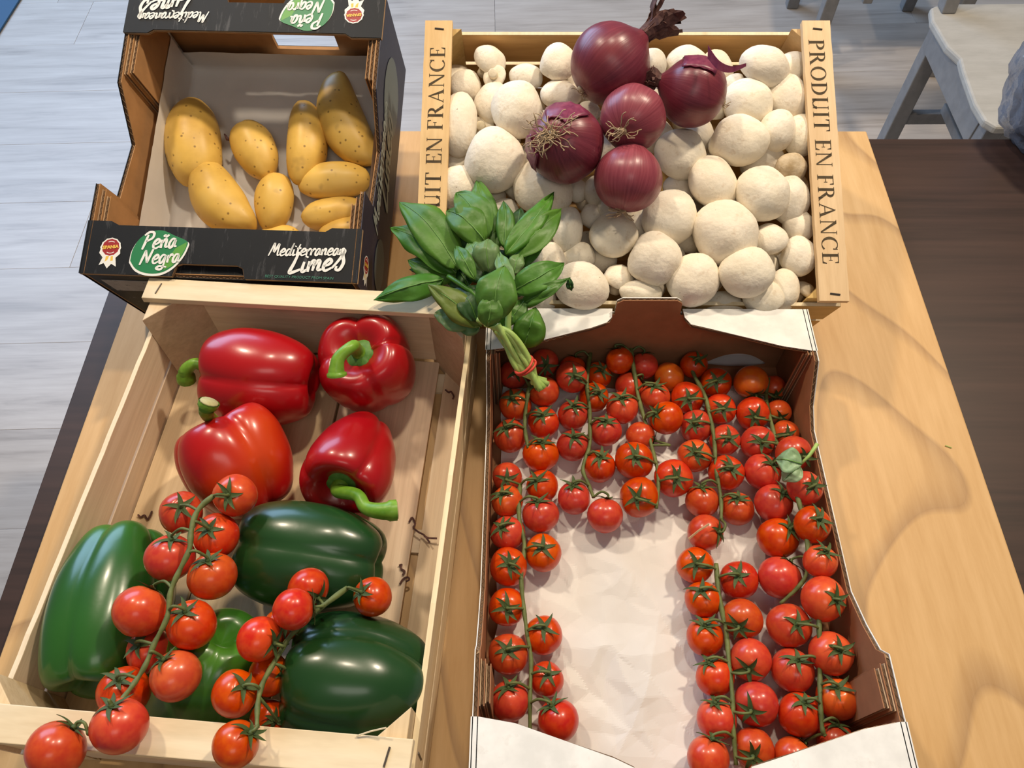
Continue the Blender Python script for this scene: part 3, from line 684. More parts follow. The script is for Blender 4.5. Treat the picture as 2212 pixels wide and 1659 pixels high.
for k in range(4):
    b = MB(); b.box((.007, yy, .002), (MW - .007, yy + .062, .005)); b.obj('base_board', M_honeyX, mc, bevel=.0004); yy += .0715
# props under the raised far ends
for nm, F, W_, L2, lab in (('support_block', MF, MW, ML, 'rough wooden block propping the far end of the mushroom crate'), ('support_block', PF, PW, PL_, 'rough wooden block propping the far end of the black potato box')):
    q = F @ V((W_ / 2, L2 - .05, 0)); q0 = F @ V((W_ / 2, L2 - .075, 0))
    b = MB(); sl = (q.z - q0.z) / (q.y - q0.y); hw = W_ * .33
    b.prism([(-.022, 0), (.022, 0), (.022, q.z + .022 * sl - .0005), (-.022, q.z - .022 * sl - .0005)], -hw, hw, lambda a, t, c: (t, a, c))
    o = b.obj(nm, M_honeyX, None, frame(q.x, q.y, 0.0002, -.05), bevel=.001); tag(o, lab, 'block')

# ================================================================== CHERRY TOMATOES on trusses
def tomato_mesh(k):
    b = MB(); nu, nv = 28, 18; vs = []; rnd = random.Random(k)
    ph = rnd.uniform(0, 6)
    for j in range(nv + 1):
        f = pi * j / nv
        for i in range(nu):
            a = 2 * pi * i / nu; r = sin(f); z = cos(f) * .96
            z -= .16 * exp(-(r / .22)**2) * (1 if f < pi / 2 else .15)
            lob = 1 + .018 * cos(4 * a + ph) * sin(f) * (1 if f < 1.6 else .5) + .02 * cos(a * 2 + ph)
            vs.append((r * lob * cos(a), r * lob * sin(a), z))
    b.add(vs, [(j*nu + i, j*nu + (i+1) % nu, (j+1)*nu + (i+1) % nu, (j+1)*nu + i) for j in range(nv) for i in range(nu)])
    me = b.mesh('tomato', M_tom, True)
    bm = bmesh.new(); bm.from_mesh(me); bmesh.ops.remove_doubles(bm, verts=bm.verts, dist=1e-4); bmesh.ops.recalc_face_normals(bm, faces=bm.faces); bm.to_mesh(me); bm.free()
    return me
TM = [tomato_mesh(k) for k in range(4)]
TMO = TM[0].copy(); TMO.materials[0] = M_tomO
def calyx_mesh(k, n=5):
    rnd = random.Random(k * 5 + 1); b = MB()
    for q in range(n):
        a = 2 * pi * q / n + rnd.uniform(-.25, .25); L_ = rnd.uniform(.62, .95); lift = rnd.uniform(.0, .55); vs = []; N = 6
        for i in range(N + 1):
            s = i / N; r = .06 + L_ * s; z = .86 + .07 * sin(s * 2.5) - .22 * s * s * (1 - lift) + lift * .5 * s * s + .03
            wd = .12 * (1 - s)**.7 * (1 + 1.2 * s * (1 - s)) + .004; tw = rnd.uniform(-.02, .02)
            ca, sa = cos(a + .15 * s * s), sin(a + .15 * s * s)
            vs += [(r * ca - wd * sa, r * sa + wd * ca, z + .03 * (1 - s)), (r * ca, r * sa, z - .025 + tw * 0), (r * ca + wd * sa, r * sa - wd * ca, z + .03 * (1 - s))]
        b.add(vs, [(3*i, 3*i+1, 3*i+4, 3*i+3) for i in range(N)] + [(3*i+1, 3*i+2, 3*i+5, 3*i+4) for i in range(N)])
    b.tube([(0, 0, .80), (0, 0, .93), (.01, 0, 1.02)], [.13, .12, .09], 7)
    return b.mesh('calyx', M_calyx, True)
CM = [calyx_mesh(k, 5 if k % 2 else 6) for k in range(5)]
Z0 = .011
# truss: (label, stem px pts, tomatoes[(u,v,r,cu,cv,lift)])
N_ = None
TR = [
 ('short cherry tomato truss in the far left corner of the white box, under basil',
  [(1143,835),(1136,880),(1134,925),(1141,968)],
  [(1177,776,31,1180,790,.01),(1110,809,32,1117,803,.004),(1182,841,35,N_,N_,.008),(1116,873,36,1105,858,0),(1174,913,35,1171,895,0),(1099,942,37,1092,922,0),(1168,982,39,1171,953,0)]),
 ('second cherry tomato truss from the left in the far row, ending in a forked stem',
  [(1276,759),(1268,822),(1273,878),(1274,922),(1273,966),(1259,1012),(1270,1044),(1282,1074)],
  [(1243,757,29,1246,759,.004),(1234,804,34.5,1243,811,.006),(1299,801,30,1301,798,0),(1282,856,33,1295,847,0),(1240,895,34,1240,875,0),(1310,928,35,1309,908,.002),(1237,963,35,1240,942,0),(1296,1007,36,1298,985,0),(1240,1076,37,1238,1046,.002),(1307,1113,40,1313,1073,.004)]),
 ('long cherry tomato truss below the notch in the far flap of the white box',
  [(1360,723),(1367,781),(1378,853),(1395,916),(1408,966),(1422,1029),(1418,1098)],
  [(1324,754,30,1324,727,.004),(1386,759,30,1392,748,.004),(1359,819,31,1387,817,0),(1412,856,33,1414,832,.003),(1343,880,36,1342,858,.002),(1426,919,37,1414,891,.004),(1400,940,33,1442,960,-.003),(1370,991,42,1373,985,.003),(1456,1033,42,1462,1032,.003),(1381,1074,44,1375,1076,.003)]),
 ('cherry tomato truss with an orange tomato at its upper left, right of the notch',
  [(1483,770),(1502,816),(1522,853),(1535,906),(1543,953),(1547,1016),(1557,1076),(1558,1123)],
  [(1442,809,33,N_,N_,.002),(1496,784,30,1510,775,.006),(1539,823,34,1547,823,.004),(1481,858,36,1489,861,.002),(1563,883,34,1563,883,.004),(1497,917,36,1499,913,.002),(1566,950,34,1576,946,.002),(1500,985,37,1503,977,.003),(1575,1021,39,1582,1010,.002),(1516,1082,37,1516,1049,0),(1599,1098,37,1594,1074,0),(1523,1152,40,1557,1149,.002)]),
 ('cherry tomato truss in the shadowed far right corner of the white box',
  [(1660,816),(1655,859),(1665,910),(1677,953),(1690,979)],
  [(1622,825,37,1634,856,.010),(1682,837,27,1676,856,0),(1682,889,27,1687,903,.004),(1621,902,37,1632,902,.004),(1695,938,30,1702,939,.008),(1637,961,38,1648,955,.004),(1728,982,39,1742,988,.022),(1649,1019,40,1671,1000,.006)]),
 ('cherry tomato truss against the right wall with the loose pale leaf at its top',
  [(1710,1035),(1720,1063),(1732,1110),(1742,1154),(1744,1201),(1737,1252),(1686,1304)],
  [(1745,1062,38,1760,1047,.026),(1677,1082,42,1695,1063,.010),(1765,1138,40,1773,1120,.028),(1690,1154,45,1710,1140,.010),(1782,1216,37,1787,1191,.030),(1684,1229,46,1715,1204,.006)]),
 ('longest cherry tomato truss running down the left wall of the white box',
  [(1124,1047),(1121,1079),(1122,1126),(1133,1177),(1126,1245),(1131,1309),(1138,1363),(1147,1423),(1145,1504),(1145,1585)],
  [(1094,1035,33,1094,1036,0),(1171,1051,36,1157,1036,0),(1091,1082,35,1083,1065,.005),(1168,1112,40,1161,1080,.004),(1088,1149,38,1082,1137,.002),(1173,1194,41,1172,1181,0),(1086,1223,42,1101,1218,.003),(1089,1311,41,1096,1314,0),(1174,1372,42,1175,1353,0),(1098,1413,44,1096,1403,0),(1180,1467,38,1185,1454,0),(1101,1514,44,1098,1481,.003),(1206,1556,46,1189,1521,.003)]),
 ('cherry tomato truss lying along the right edge of the bare crumpled paper',
  [(1547,1218),(1553,1285),(1568,1363),(1575,1437),(1582,1504),(1584,1572),(1590,1653)],
  [(1503,1223,40,1506,1218,0),(1596,1253,42,1594,1241,.002),(1518,1292,40,1514,1273,.002),(1604,1339,44,1595,1356,.004),(1523,1375,41,1523,1348,0),(1632,1427,46,1617,1449,.004),(1545,1462,42,1530,1428,0),(1634,1526,48,1621,1538,.004),(1547,1558,44,1545,1514,0),(1631,1612,44,1626,1636,0),(1531,1632,47,1541,1592,.006)]),
 ('cherry tomato truss in the near right corner of the white box',
  [(1766,1282),(1769,1336),(1770,1386),(1771,1454),(1772,1521),(1776,1572),(1782,1589)],
  [(1803,1291,48,1811,1295,.026),(1704,1352,48,1725,1348,.008),(1809,1419,47,1818,1403,.016),(1717,1450,47,1725,1423,.006),(1808,1514,45,1809,1482,.010),(1725,1545,47,1739,1514,.004),(1804,1595,40,1809,1563,.004),(1713,1618,42,1744,1599,0)]),
]
TRP = [
 ('large cherry tomato truss sprawled over the left green peppers and near rail',
  [(461,1071,.137),(427,1103,.137),(413,1147,.137),(409,1187,.136),(387,1234,.134),(369,1278,.132),(361,1334,.130),(334,1389,.128),(314,1437,.128),(292,1473,.130),(266,1508,.137),(228,1562,.140),(190,1584,.136)],
  [(505,1077,47,491,1070,.118),(391,1107,46,391,1093,.105),(471,1151,49,449,1141,.108),(367,1205,52,371,1161,.112),(459,1244,52,447,1207,.112),(302,1320,56,332,1266,.116),(413,1352,54,397,1318,.112),(320,1409,48,296,1389,.090),(381,1457,55,350,1421,.108),(270,1491,55,254,1465,.100),(258,1568,60,238,1520,.134),(121,1620,61,163,1566,.132)]),
 ('smaller cherry tomato truss over the right-hand green peppers, one tomato sticking out right',
  [(750,1270,.108),(702,1306,.116),(654,1346,.112),(622,1381,.116),(591,1433,.116),(567,1477,.120),(557,1520,.124),(555,1572,.128)],
  [(805,1289,43,777,1278,.092),(664,1274,45,690,1295,.108),(636,1313,46,690,1310,.126),(606,1352,38,620,1350,.098),(563,1379,49,597,1391,.118),(581,1457,45,616,1453,.094),(507,1498,50,529,1481,.114),(579,1552,40,595,1556,.080),(509,1608,51,545,1580,.132)]),
]
toms = []      # flat list: [pos, R, calyx px, truss index, orange]
for ti, (lab, st, tl_) in enumerate(TR):
    for (u, v, r, cu, cv, lift) in tl_:
        z = .03
        for _ in range(6):
            p = at(u, v, z); R_ = r * depth(p) / FPX * .985; z = Z0 + R_ * .97 + lift
        toms.append([p, R_, (cu, cv), ti, False])
for ti, (lab, st, tl_) in enumerate(TRP):
    for (u, v, r, cu, cv, z) in tl_:
        p = at(u, v, z); toms.append([p, r * depth(p) / FPX * .985, (cu, cv), 100 + ti, False])
for it in range(14):          # settle: push overlapping neighbours apart
    for i in range(len(toms)):
        for j in range(i):
            a, c = toms[i], toms[j]; d = a[0] - c[0]; L_ = d.length; ov = (a[1] + c[1]) * .985 - L_
            if ov > 0 and L_ > 0:
                d = d / L_ * ov * .25; a[0] = a[0] + d; c[0] = c[0] - d
    for a in toms:
        if a[3] < 100 and a[0].z < Z0 + a[1] * .93: a[0] = V((a[0].x, a[0].y, Z0 + a[1] * .93))
        if a[3] < 100:
            q = inv @ a[0]; lim = a[1] + .0055
            nx = min(max(q.x, lim), TW - (lim if q.z < TH - .035 else lim - .008)); ny = min(max(q.y, lim), TL - lim)
            a[0] = TF @ V((nx, ny, q.z))
def calyx_dir(p, R_, cu, cv, fallback):
    if cu is None: return fallback
    d = ray(cu, cv).normalized(); o = CAMP - p; bq = o.dot(d); cq = o.dot(o) - R_ * R_; disc = bq * bq - cq
    if disc <= 0:
        q = CAMP + d * (-bq); return (q - p).normalized()
    return (CAMP + d * (-bq - sqrt(disc)) - p).normalized()
def near_on(poly, p):
    best = None
    for a, c in zip(poly[:-1], poly[1:]):
        ab = c - a; t = max(0, min(1, (p - a).dot(ab) / max(ab.dot(ab), 1e-9))); q = a + ab * t
        if best is None or (q - p).length < best[1]: best = (q, (q - p).length, t)
    return best[0]
tk = 0
def build_truss(idx, lab, stem, members, cat_group):
    global tk
    if len(stem[0]) == 2:
        pts = []
        for (u, v) in stem:
            q = at(u, v, .03); z = .03
            for _ in range(4):
                z = Z0 + .012; 
                for t_ in members:
                    dd = (V((t_[0].x, t_[0].y)) - V((q.x, q.y))).length
                    if dd < t_[1] * 1.25: z = max(z, t_[0].z + t_[1] * sqrt(max(.02, 1 - min(1, (dd / (t_[1] * 1.25)))**2)) * .8)
                q = at(u, v, z)
            pts.append(q)
        zz = [p.z for p in pts]; mz = sum(zz) / len(zz)
        pts = [at(u, v, .5 * mz + .5 * p.z) for (u, v), p in zip(stem, pts)]
    else: pts = [at(*s) for s in stem]
    base = sum((m_[0] for m_ in members), V((0, 0, 0))) / len(members)
    th_ = thing('tomato_truss', lab, 'tomatoes', Matrix.Translation(base), cat_group)
    sp = spline(pts, 6); sb = MB(); n = len(sp)
    sb.tube(sp, [.0019 + .0005 * sin(k * .55)**2 - .0005 * k / n for k in range(n)], 8)
    for (p, R_, cpx, ti, org) in members:
        nearp = near_on(sp, p + V((0, 0, R_)))
        fb = ((nearp - p).normalized() * .6 + V((0, 0, .5))).normalized()
        d = calyx_dir(p, R_, cpx[0], cpx[1], fb)
        M_ = Matrix.Translation(p) @ basis(d, (cos(tk), sin(tk), .1)) @ Matrix.Scale(R_, 4)
        t_ = bpy.data.objects.new('tomato', TMO if org else TM[tk % 4]); put(t_, th_, M_)
        if cpx[0] is not None or not org:
            c_ = bpy.data.objects.new('calyx', CM[tk % 5]); s_ = min(.98, .0150 / R_)
            put(c_, t_, M_ @ Matrix.Translation((0, 0, .90 - .90 * s_)) @ Matrix.Scale(s_, 4))
            a = p + d * R_ * 1.0
            if idx == 2 and cpx == (1442, 960): a = at(1442, 960, .03)
            nearp = near_on(sp, a); mid = (a + nearp) / 2 + d * .004 + V((0, 0, .002))
            sb.tube(spline([p + d * R_ * .93, a + d * .002, mid, nearp], 4), [.0014] + [.0011] * 11 + [.0013], 6)
        tk += 1
    sb.obj('vine_stem', M_vine, th_, Matrix(), smooth=True)
    return th_
toms[[i for i, t in enumerate(toms) if t[3] == 3][0]][4] = True
for t_ in toms:
    if t_[3] == 4: t_[4] = True; break
for i, (lab, st, _) in enumerate(TR): build_truss(i, lab, st, [t for t in toms if t[3] == i], 'cherry tomato trusses')
for i, (lab, st, _) in enumerate(TRP): build_truss(100 + i, lab, st, [t for t in toms if t[3] == 100 + i], 'cherry tomato trusses')

# ================================================================== BELL PEPPERS
def pepper(lab, u, v, z, hl, hw, axis, roll, lobes, mat, stem=None, taper=.12, seed=0, cav=.34, flat_=1.0, deep=.085):
    p = at(u, v, z); rnd = random.Random(seed); nu, nv = 72, 44; b = MB(); vs = []
    am = [rnd.uniform(.7, 1.2) for _ in range(8)]
    for j in range(nv + 1):
        f = pi * j / nv
        for i in range(nu):
            a = 2 * pi * i / nu; cz = cos(f); r = max(0.0, sin(f))**.62
            c = abs(sin(lobes * a / 2 + .3 * sin(a)))                 # 0 at creases
            sharp = 1 - deep * am[int(i / nu * lobes) % 8] * (1 - c**.55) * (.65 + .8 * abs(cz)) * 1.5
            zz = cz * (abs(cz)**-.18 if abs(cz) > .02 else 1)
            zz = max(-1.15, min(1.15, zz))
            rr = r * sharp * (1 - taper * (1 - cz) / 2 * 1.3 + .04 * cz)
            zz += .10 * (c**.7) * (r if abs(cz) > .5 else 0) * (1 if cz > 0 else -1) * min(1, (abs(cz) - .5) * 3 if abs(cz) > .5 else 0)
            dd = r / cav
            if cz > 0: zz -= .44 * exp(-dd * dd)
            else: zz += .30 * exp(-(r / .26)**2)
            w_ = 1 + .035 * noise.noise(V((cos(a) * 1.3, sin(a) * 1.3, cz * 1.2 + seed * 7)))
            vs.append((rr * cos(a) * hw * w_, rr * sin(a) * hw * w_ * flat_, zz * hl))
    b.add(vs, [(j*nu + i, j*nu + (i+1) % nu, (j+1)*nu + (i+1) % nu, (j+1)*nu + i) for j in range(nv) for i in range(nu)])
    M_ = Matrix.Translation(p) @ basis(axis, (cos(roll), sin(roll), .2))
    th_ = thing('bell_pepper', lab, 'pepper', M_, 'bell peppers in the pale crate')
    b.obj('body', mat, th_, M_, smooth=True)
    # calyx and stem
    zc = hl * .66; cb = MB(); n = 30; vs = []
    for ring, (rr, zz) in enumerate(((.0, .004), (.007, .0045), (.0125, .0035), (.0175, -.0005))):
        for i in range(n):
            a = 2 * pi * i / n; q = rr * (1 + (.14 * cos(6 * a + seed) + .06 * cos(11 * a)) * (ring / 3)); vs.append((q * cos(a), q * sin(a), zc + zz + (.0015 * cos(6 * a) if ring == 3 else 0)))
    cb.add(vs, [(r_*n + i, r_*n + (i+1) % n, (r_+1)*n + (i+1) % n, (r_+1)*n + i) for r_ in range(3) for i in range(n)])
    o = cb.obj('calyx', M_pcal, th_, M_, smooth=True); sm_ = o.modifiers.new('s', 'SOLIDIFY'); sm_.thickness = .0012
    if stem:
        base = M_ @ V((0, 0, zc + .002)); pts = [base, base + (M_.to_3x3() @ V((0, 0, .009)))] + [at(*s) for s in stem]
        sp = spline(pts, 6); n_ = len(sp); sb = MB(); sb.tube(sp, [.0075 - .0022 * sin(pi * min(1, k / n_ * 1.15)) + (.0012 if k > n_ - 5 else 0) for k in range(n_)], 12, caps=False)
        sb.tube([sp[-1] - (sp[-1] - sp[-2]) * .5, sp[-1] + (sp[-1] - sp[-2]).normalized() * .0008], [.0080, .0072], 12, 1)
        sb.obj('stem', [M_pstem, M_pcut], th_, Matrix(), smooth=True)
    return th_
pepper('dark red pepper at the far left, lying on its side, stem hooked left', 562, 815, .062, .052, .0475, (-1, .12, .05), .6, 3, M_pred, [(425, 785, .075), (402, 800, .070), (403, 822, .058)], seed=1, taper=.02, deep=.12)
pepper('red pepper standing upright beneath the basil, green calyx and curved stem facing up', 797, 790, .058, .046, .0495, (-.10, -.22, 1), .2, 4, M_pred, [(762, 748, .125), (733, 772, .124), (727, 798, .118), (728, 812, .114)], seed=2, cav=.42, deep=.11)
pepper('red pepper with an orange blush, its pale cut stem end pointing up', 512, 1002, .060, .046, .0535, (-.42, .72, .55), 1.3, 4, M_pred2, [(446, 892, .118), (452, 868, .128)], seed=3, deep=.15)
pepper('red heart-shaped pepper nearest the right wall, long bent stem pointing right', 765, 990, .060, .049, .0480, (-.16, -.93, .42), .9, 3, M_pred, [(772, 1070, .088), (790, 1096, .090), (822, 1104, .092), (857, 1102, .090)], seed=4, taper=.34, cav=.40, deep=.10)
pepper('bright green pepper with long ribs, at the left wall of the pale crate', 243, 1312, .060, .066, .0490, (.06, -1, .03), 1.0, 4, M_pgre2, None, seed=5, taper=.10, deep=.10)
pepper('dark green pepper lying crosswise below the red peppers', 672, 1202, .060, .0585, .0475, (-1, .16, .05), .5, 4, M_pgre, None, seed=6, taper=.04, deep=.12)
pepper('dark green pepper in the near right corner of the pale crate', 765, 1476, .062, .053, .0515, (-.95, .1, .18), .15, 4, M_pgre, None, seed=7, taper=.03, deep=.12)
pepper('mid green pepper half hidden under the tomatoes by the near rail', 452, 1452, .050, .046, .0500, (-.45, -.45, -.75), .4, 3, mat_pepper('light_green_pepper_skin', (.03, .13, .013), (.05, .19, .018), (.09, .28, .02), .55), None, seed=8, deep=.09)

# ================================================================== POTATOES
def potato(lab, u, v, hl, hw, ang, bend, seed, dz=0, thin=.86):
    zc = .006; P1 = PF
    for _ in range(4):
        c = onplane(u, v, PF, zc); r_ = hw * depth(c) / FPX; zc = .0085 + r_ * thin + dz
    a = radians(ang); e = onplane(u + cos(a) * hl, v - sin(a) * hl, PF, zc); ax = (e - c); HL = ax.length; ax.normalize(); HW = r_
    n = (PF.to_3x3() @ V((0, 0, 1))); M_ = Matrix.Translation(c) @ basis(n, ax)
    b = MB(); nu, nv = 30, 26; vs = []; rnd = random.Random(seed); tp = rnd.uniform(-.10, .16)
    for j in range(nv + 1):
        f = pi * j / nv
        for i in range(nu):
            t = 2 * pi * i / nu; x = cos(f); r = max(0.0, sin(f))**.86 * (1 + tp * x)
            y = r * cos(t); z = r * sin(t) * thin; k = 1 + .05 * noise.noise(V((x * 1.6, y * 1.6, z * 1.6 + seed * 3))) + .012 * noise.noise(V((x * 6, y * 6, z * 6 + seed)))
            vs.append((x * HL * k, y * HW * k + bend * HW * (x * x - .35), z * HW * k))
    b.add(vs, [(j*nu + i, j*nu + (i+1) % nu, (j+1)*nu + (i+1) % nu, (j+1)*nu + i) for j in range(nv) for i in range(nu)])
    o = b.obj('potato', M_potato, None, M_, smooth=True); return tag(o, lab, 'potato', 'potatoes in the black box')
potato('biggest upright potato, nearest the left wall of the black box', 418, 308, 92, 59, 94, -.10, 1)
potato('small darker potato with a bud on its left, in the middle of the box', 552, 326, 64, 45, 116, 0, 2)
potato('tall narrow potato, left neighbour of the bent one by the right wall', 660, 309, 88, 43, 88, .25, 3, thin=1)
potato('long bent potato in the far right corner of the black box', 748, 262, 105, 50, 112, -.55, 4)
potato('large kidney-shaped potato reaching to the near flap', 478, 432, 88, 53, 126, -.32, 5, .004)
potato('small egg-shaped potato standing by the near flap, right of the kidney-shaped one', 592, 438, 62, 41, 84, 0, 6)
potato('potato lying crosswise, topmost of three by the right wall', 722, 391, 78, 42, 4, 0, 7)
potato('slim potato lying crosswise below another by the right wall', 722, 460, 70, 35, 10, 0, 8, -.002)
potato('potato in the near right corner half hidden by the near flap', 750, 500, 64, 31, 12, 0, 9, .002)
potato('potato hidden by the near flap except for its top, below the egg-shaped one', 602, 516, 48, 30, 3, 0, 10)
potato('potato showing only a sliver above the near flap at the left', 434, 524, 40, 32, 0, 0, 11)
e0 = onplane(505, 302, PF, .03); b = MB(); b.tube([e0, e0 + V((-.006, -.002, .003)), e0 + V((-.009, .003, .006))], [.0025, .002, .0008], 6)
pots = [o for o in COL.objects if o.get('category') == 'potato']
b.obj('bud', M_husk, pots[1], Matrix(), smooth=True)

# ================================================================== MUSHROOMS
def mush_cap(k):
    rnd = random.Random(k); b = MB(); nu, nv = 30, 20; vs = []
    for j in range(nv + 1):
        f = j / nv
        if f < .72:
            a = f / .72 * pi * .62; r = sin(a); z = cos(a)
        else:
            s = (f - .72) / .28; a = pi * .62; r = sin(a) - (sin(a) - .16) * s; z = cos(a) - .12 * sin(s * pi) + .10 * s
        for i in range(nu):
            t = 2 * pi * i / nu; w_ = 1 + .13 * noise.noise(V((cos(t) * 1.1, sin(t) * 1.1, z + k * 5))) + .03 * cos(2 * t + k)
            vs.append((r * cos(t) * w_, r * sin(t) * w_, z * .74 + .05 * noise.noise(V((r * cos(t) * 1.5, r * sin(t) * 1.5, k)))))
    b.add(vs, [(j*nu + i, j*nu + (i+1) % nu, (j+1)*nu + (i+1) % nu, (j+1)*nu + i) for j in range(nv) for i in range(nu)])
    return b.mesh('cap', M_mush, True)
def mush_stem(k):
    b = MB(); b.tube([(0, 0, -.15), (0, 0, -.5), (.03, 0, -.8), (.04, .02, -1.0), (.04, .02, -1.04)], [.42, .36, .38, .40, .30], 14)
    return b.mesh('stem', M_mstem, True)
CAPS = [mush_cap(k) for k in range(6)]; STEMS = [mush_stem(0)]
CAPB = CAPS[2].copy(); CAPB.materials[0] = M_mbrown
MUSH = []
NRM = (MF0.to_3x3() @ V((0, 0, 1))).normalized(); MX = (MF0.to_3x3() @ V((1, 0, 0))); MYv = (MF0.to_3x3() @ V((0, 1, 0)))
# label, u, v, rx, ry, height over rim plane, tilt direction (dx, dy in crate plane)
ML_ = [
 ('small mushroom in the far left corner of the crate, beside the strip', 1006, 187, 33, 34, -.022, 0, 0),
 ('mushroom lying stem up by the far wall, second from the left strip', 1068, 166, 24, 24, -.014, 9, 0),
 ('brownish mushroom at the far wall left of the tallest onion', 1136, 167, 36, 30, -.016, 0, .5),
 ('clean round mushroom touching the left side of the biggest onion', 1206, 134, 39, 41, .002, 0, .2),
 ('long mushroom half under the left strip, level with the D of the stamp', 990, 270, 42, 66, -.010, -.4, 0),
 ('mushroom hidden behind the big smooth one left of the onions', 1062, 222, 36, 44, -.016, -.2, .2),
 ('large smooth mushroom left of the onion with the tangled roots', 1117, 238, 53, 60, .006, 0, 0),
 ('mushroom with a dark scratch in shade under the biggest onion', 1210, 206, 42, 34, -.006, 0, .4),
 ('small mushroom stem showing between two large caps by the left strip', 1042, 278, 26, 24, -.022, 9, 0),
 ('largest mushroom near the left strip, with a flaky dull cap', 1068, 345, 65, 65, .004, 0, 0),
 ('mushroom behind the biggest onion, seen right of its neck', 1410, 138, 30, 36, -.004, 0, .3),
 ('mushroom wedged among the four upper onions', 1267, 243, 28, 24, -.010, 0, 0),
 ('mushroom at the left strip just above the tallest basil leaf', 990, 408, 42, 47, -.004, 0, 0),
 ('big mushroom in the shadow of the root-tangled onion, above the basil', 1172, 408, 62, 60, -.002, 0, 0),
 ('mushroom peeping out under the left strip below the long one', 985, 352, 26, 26, -.026, 0, 0),
 ('small mushroom under the touching point of two onions', 1247, 412, 24, 24, -.020, 0, 0),
 ('mushroom left of the lowest onion, partly beneath it', 1288, 412, 28, 32, -.016, 0, 0),
 ('mushroom behind the top basil leaves', 1087, 456, 32, 27, -.014, 0, 0),
 ('bright mushroom at the far right corner, lying on its side', 1653, 145, 55, 44, .002, .3, .3),
 ('shaded mushroom below the far right corner, touching the right strip', 1702, 212, 46, 48, -.010, 0, 0),
 ('mushroom with brown blotches right of the onion with the purple shred', 1614, 222, 53, 48, -.002, 0, 0),
 ('wide oval mushroom with a tiny dark crack, upper right of the heap', 1597, 303, 63, 52, .006, 0, 0),
 ('small domed mushroom with half its cap in shade by the right strip', 1680, 282, 40, 42, .000, .2, 0),
 ('shaded mushroom pressed against the right strip at the letters U and I', 1727, 292, 38, 45, -.008, 0, 0),
 ('mushroom right of the lowest onion with two specks', 1471, 334, 55, 52, .002, 0, 0),
 ('tilted shiny mushroom in the middle right of the heap', 1540, 396, 54, 56, .004, .3, .2),
 ('lumpy mushroom with a smudge, left of a shaded one near the right strip', 1647, 419, 58, 54, .008, 0, 0),
 ('shaded mushroom between the lumpy one and the right strip', 1706, 432, 42, 50, -.008, 0, 0),
 ('round mushroom with a black spot, just right of the lowest onion', 1446, 470, 60, 57, .006, 0, 0),
 ('small mushroom piece showing right of the purple-shredded onion', 1583, 182, 24, 26, -.010, -1.0, 1.0),
 ('mushroom lying low between onion and wide oval mushroom', 1512, 290, 30, 34, -.014, 0, 0),
 ('mushroom seen as a sliver below the two-specked one', 1470, 405, 38, 26, -.018, 0, 0),
 ('largest mushroom of the lower right, specked brown on its left', 1567, 504, 70, 65, .008, 0, 0),
 ('smooth round mushroom in the lower middle', 1415, 559, 57, 54, .012, 0, 0),
 ('egg-like mushroom left of the two just above the tomato box edge', 1497, 605, 57, 54, .006, 0, 0),
 ('flat oval mushroom right above the right half of the white flap', 1611, 589, 57, 52, .012, 0, 0),
 ('double-humped mushroom half shaded by the lowest onion', 1326, 508, 50, 52, .000, -.3, .5),
 ('mushroom lying on its side, stem down, lower right of the heap', 1662, 518, 36, 38, -.004, -.9, .7),
 ('mushroom in the right column with a diagonal shade line', 1724, 488, 33, 34, -.012, 0, 0),
 ('grey shaded mushroom in the right column above the corner', 1726, 553, 38, 41, -.008, 0, 0),
 ('long shaded mushroom leaning at the near right', 1693, 625, 34, 44, -.012, 0, 0),
 ('mushroom half behind the white flap near the right corner', 1648, 645, 42, 36, -.006, 0, 0),
 ('small mushroom lying in the near right corner of the crate', 1738, 628, 24, 22, -.026, .9, 1.1),
 ('mushroom under the egg-like and oval ones, showing its rim', 1564, 655, 42, 24, -.018, 0, 0),
 ('mushroom just above the brown cardboard tab', 1384, 632, 46, 24, .000, 0, 0),
 ('mushroom between the basil-side one and the brown tab', 1337, 600, 34, 34, -.008, .5, 1.2),
 ('narrow mushroom right of the right-hand basil leaf tips', 1226, 497, 34, 47, -.004, .3, 0),
 ('mushroom half covered by the right-hand basil leaf', 1185, 572, 36, 46, -.006, 0, 0),
 ('mushroom squeezed above the one by the curled basil leaf', 1250, 556, 36, 31, -.010, 0, 0),
 ('large round mushroom touched by the curled basil leaf', 1256, 618, 57, 50, .004, 0, 0),
 ('mushroom behind the white flap under the basil', 1170, 645, 32, 28, -.014, 0, 0),
 ('shaded mushroom below the lowest onion, on its left', 1280, 466, 28, 26, -.022, 0, 0),
 ('mushroom seen between the double-humped and the round smooth one', 1300, 560, 34, 26, -.020, 0, 0),
]
def mushroom(lab, c, rx, ry, axis, k, group='mushrooms in the wooden crate', brown=False):
    M_ = Matrix.Translation(c) @ basis(axis, MX)
    th_ = thing('mushroom', lab, 'mushroom', M_, group)
    cp = bpy.data.objects.new('cap', CAPB if brown else CAPS[k % 6]); rz = (rx + ry) / 2
    put(cp, th_, M_ @ Matrix.Diagonal((rx, ry, rz, 1)))
    st = bpy.data.objects.new('stem', STEMS[0]); put(st, th_, M_ @ Matrix.Diagonal((rz, rz, rz, 1)))
    return th_
spheres = []
for k, (lab, u, v, rx, ry, dz, tx, ty) in enumerate(ML_):
    flip = tx > 5; tx = .2 if flip else tx; c = onplane(u, v, MF0, dz - .010); d = depth(c) / FPX * 1.03; ax = (NRM + MX * tx + MYv * ty + V((random.uniform(-.12, .12), random.uniform(-.25, .05), 0))).normalized()
    if flip: ax = (-NRM + MX * .15 + MYv * .25).normalized()
    mushroom(lab, c, rx * d, ry * d * 1.03, ax, k); spheres.append((c, max(rx, ry) * d))
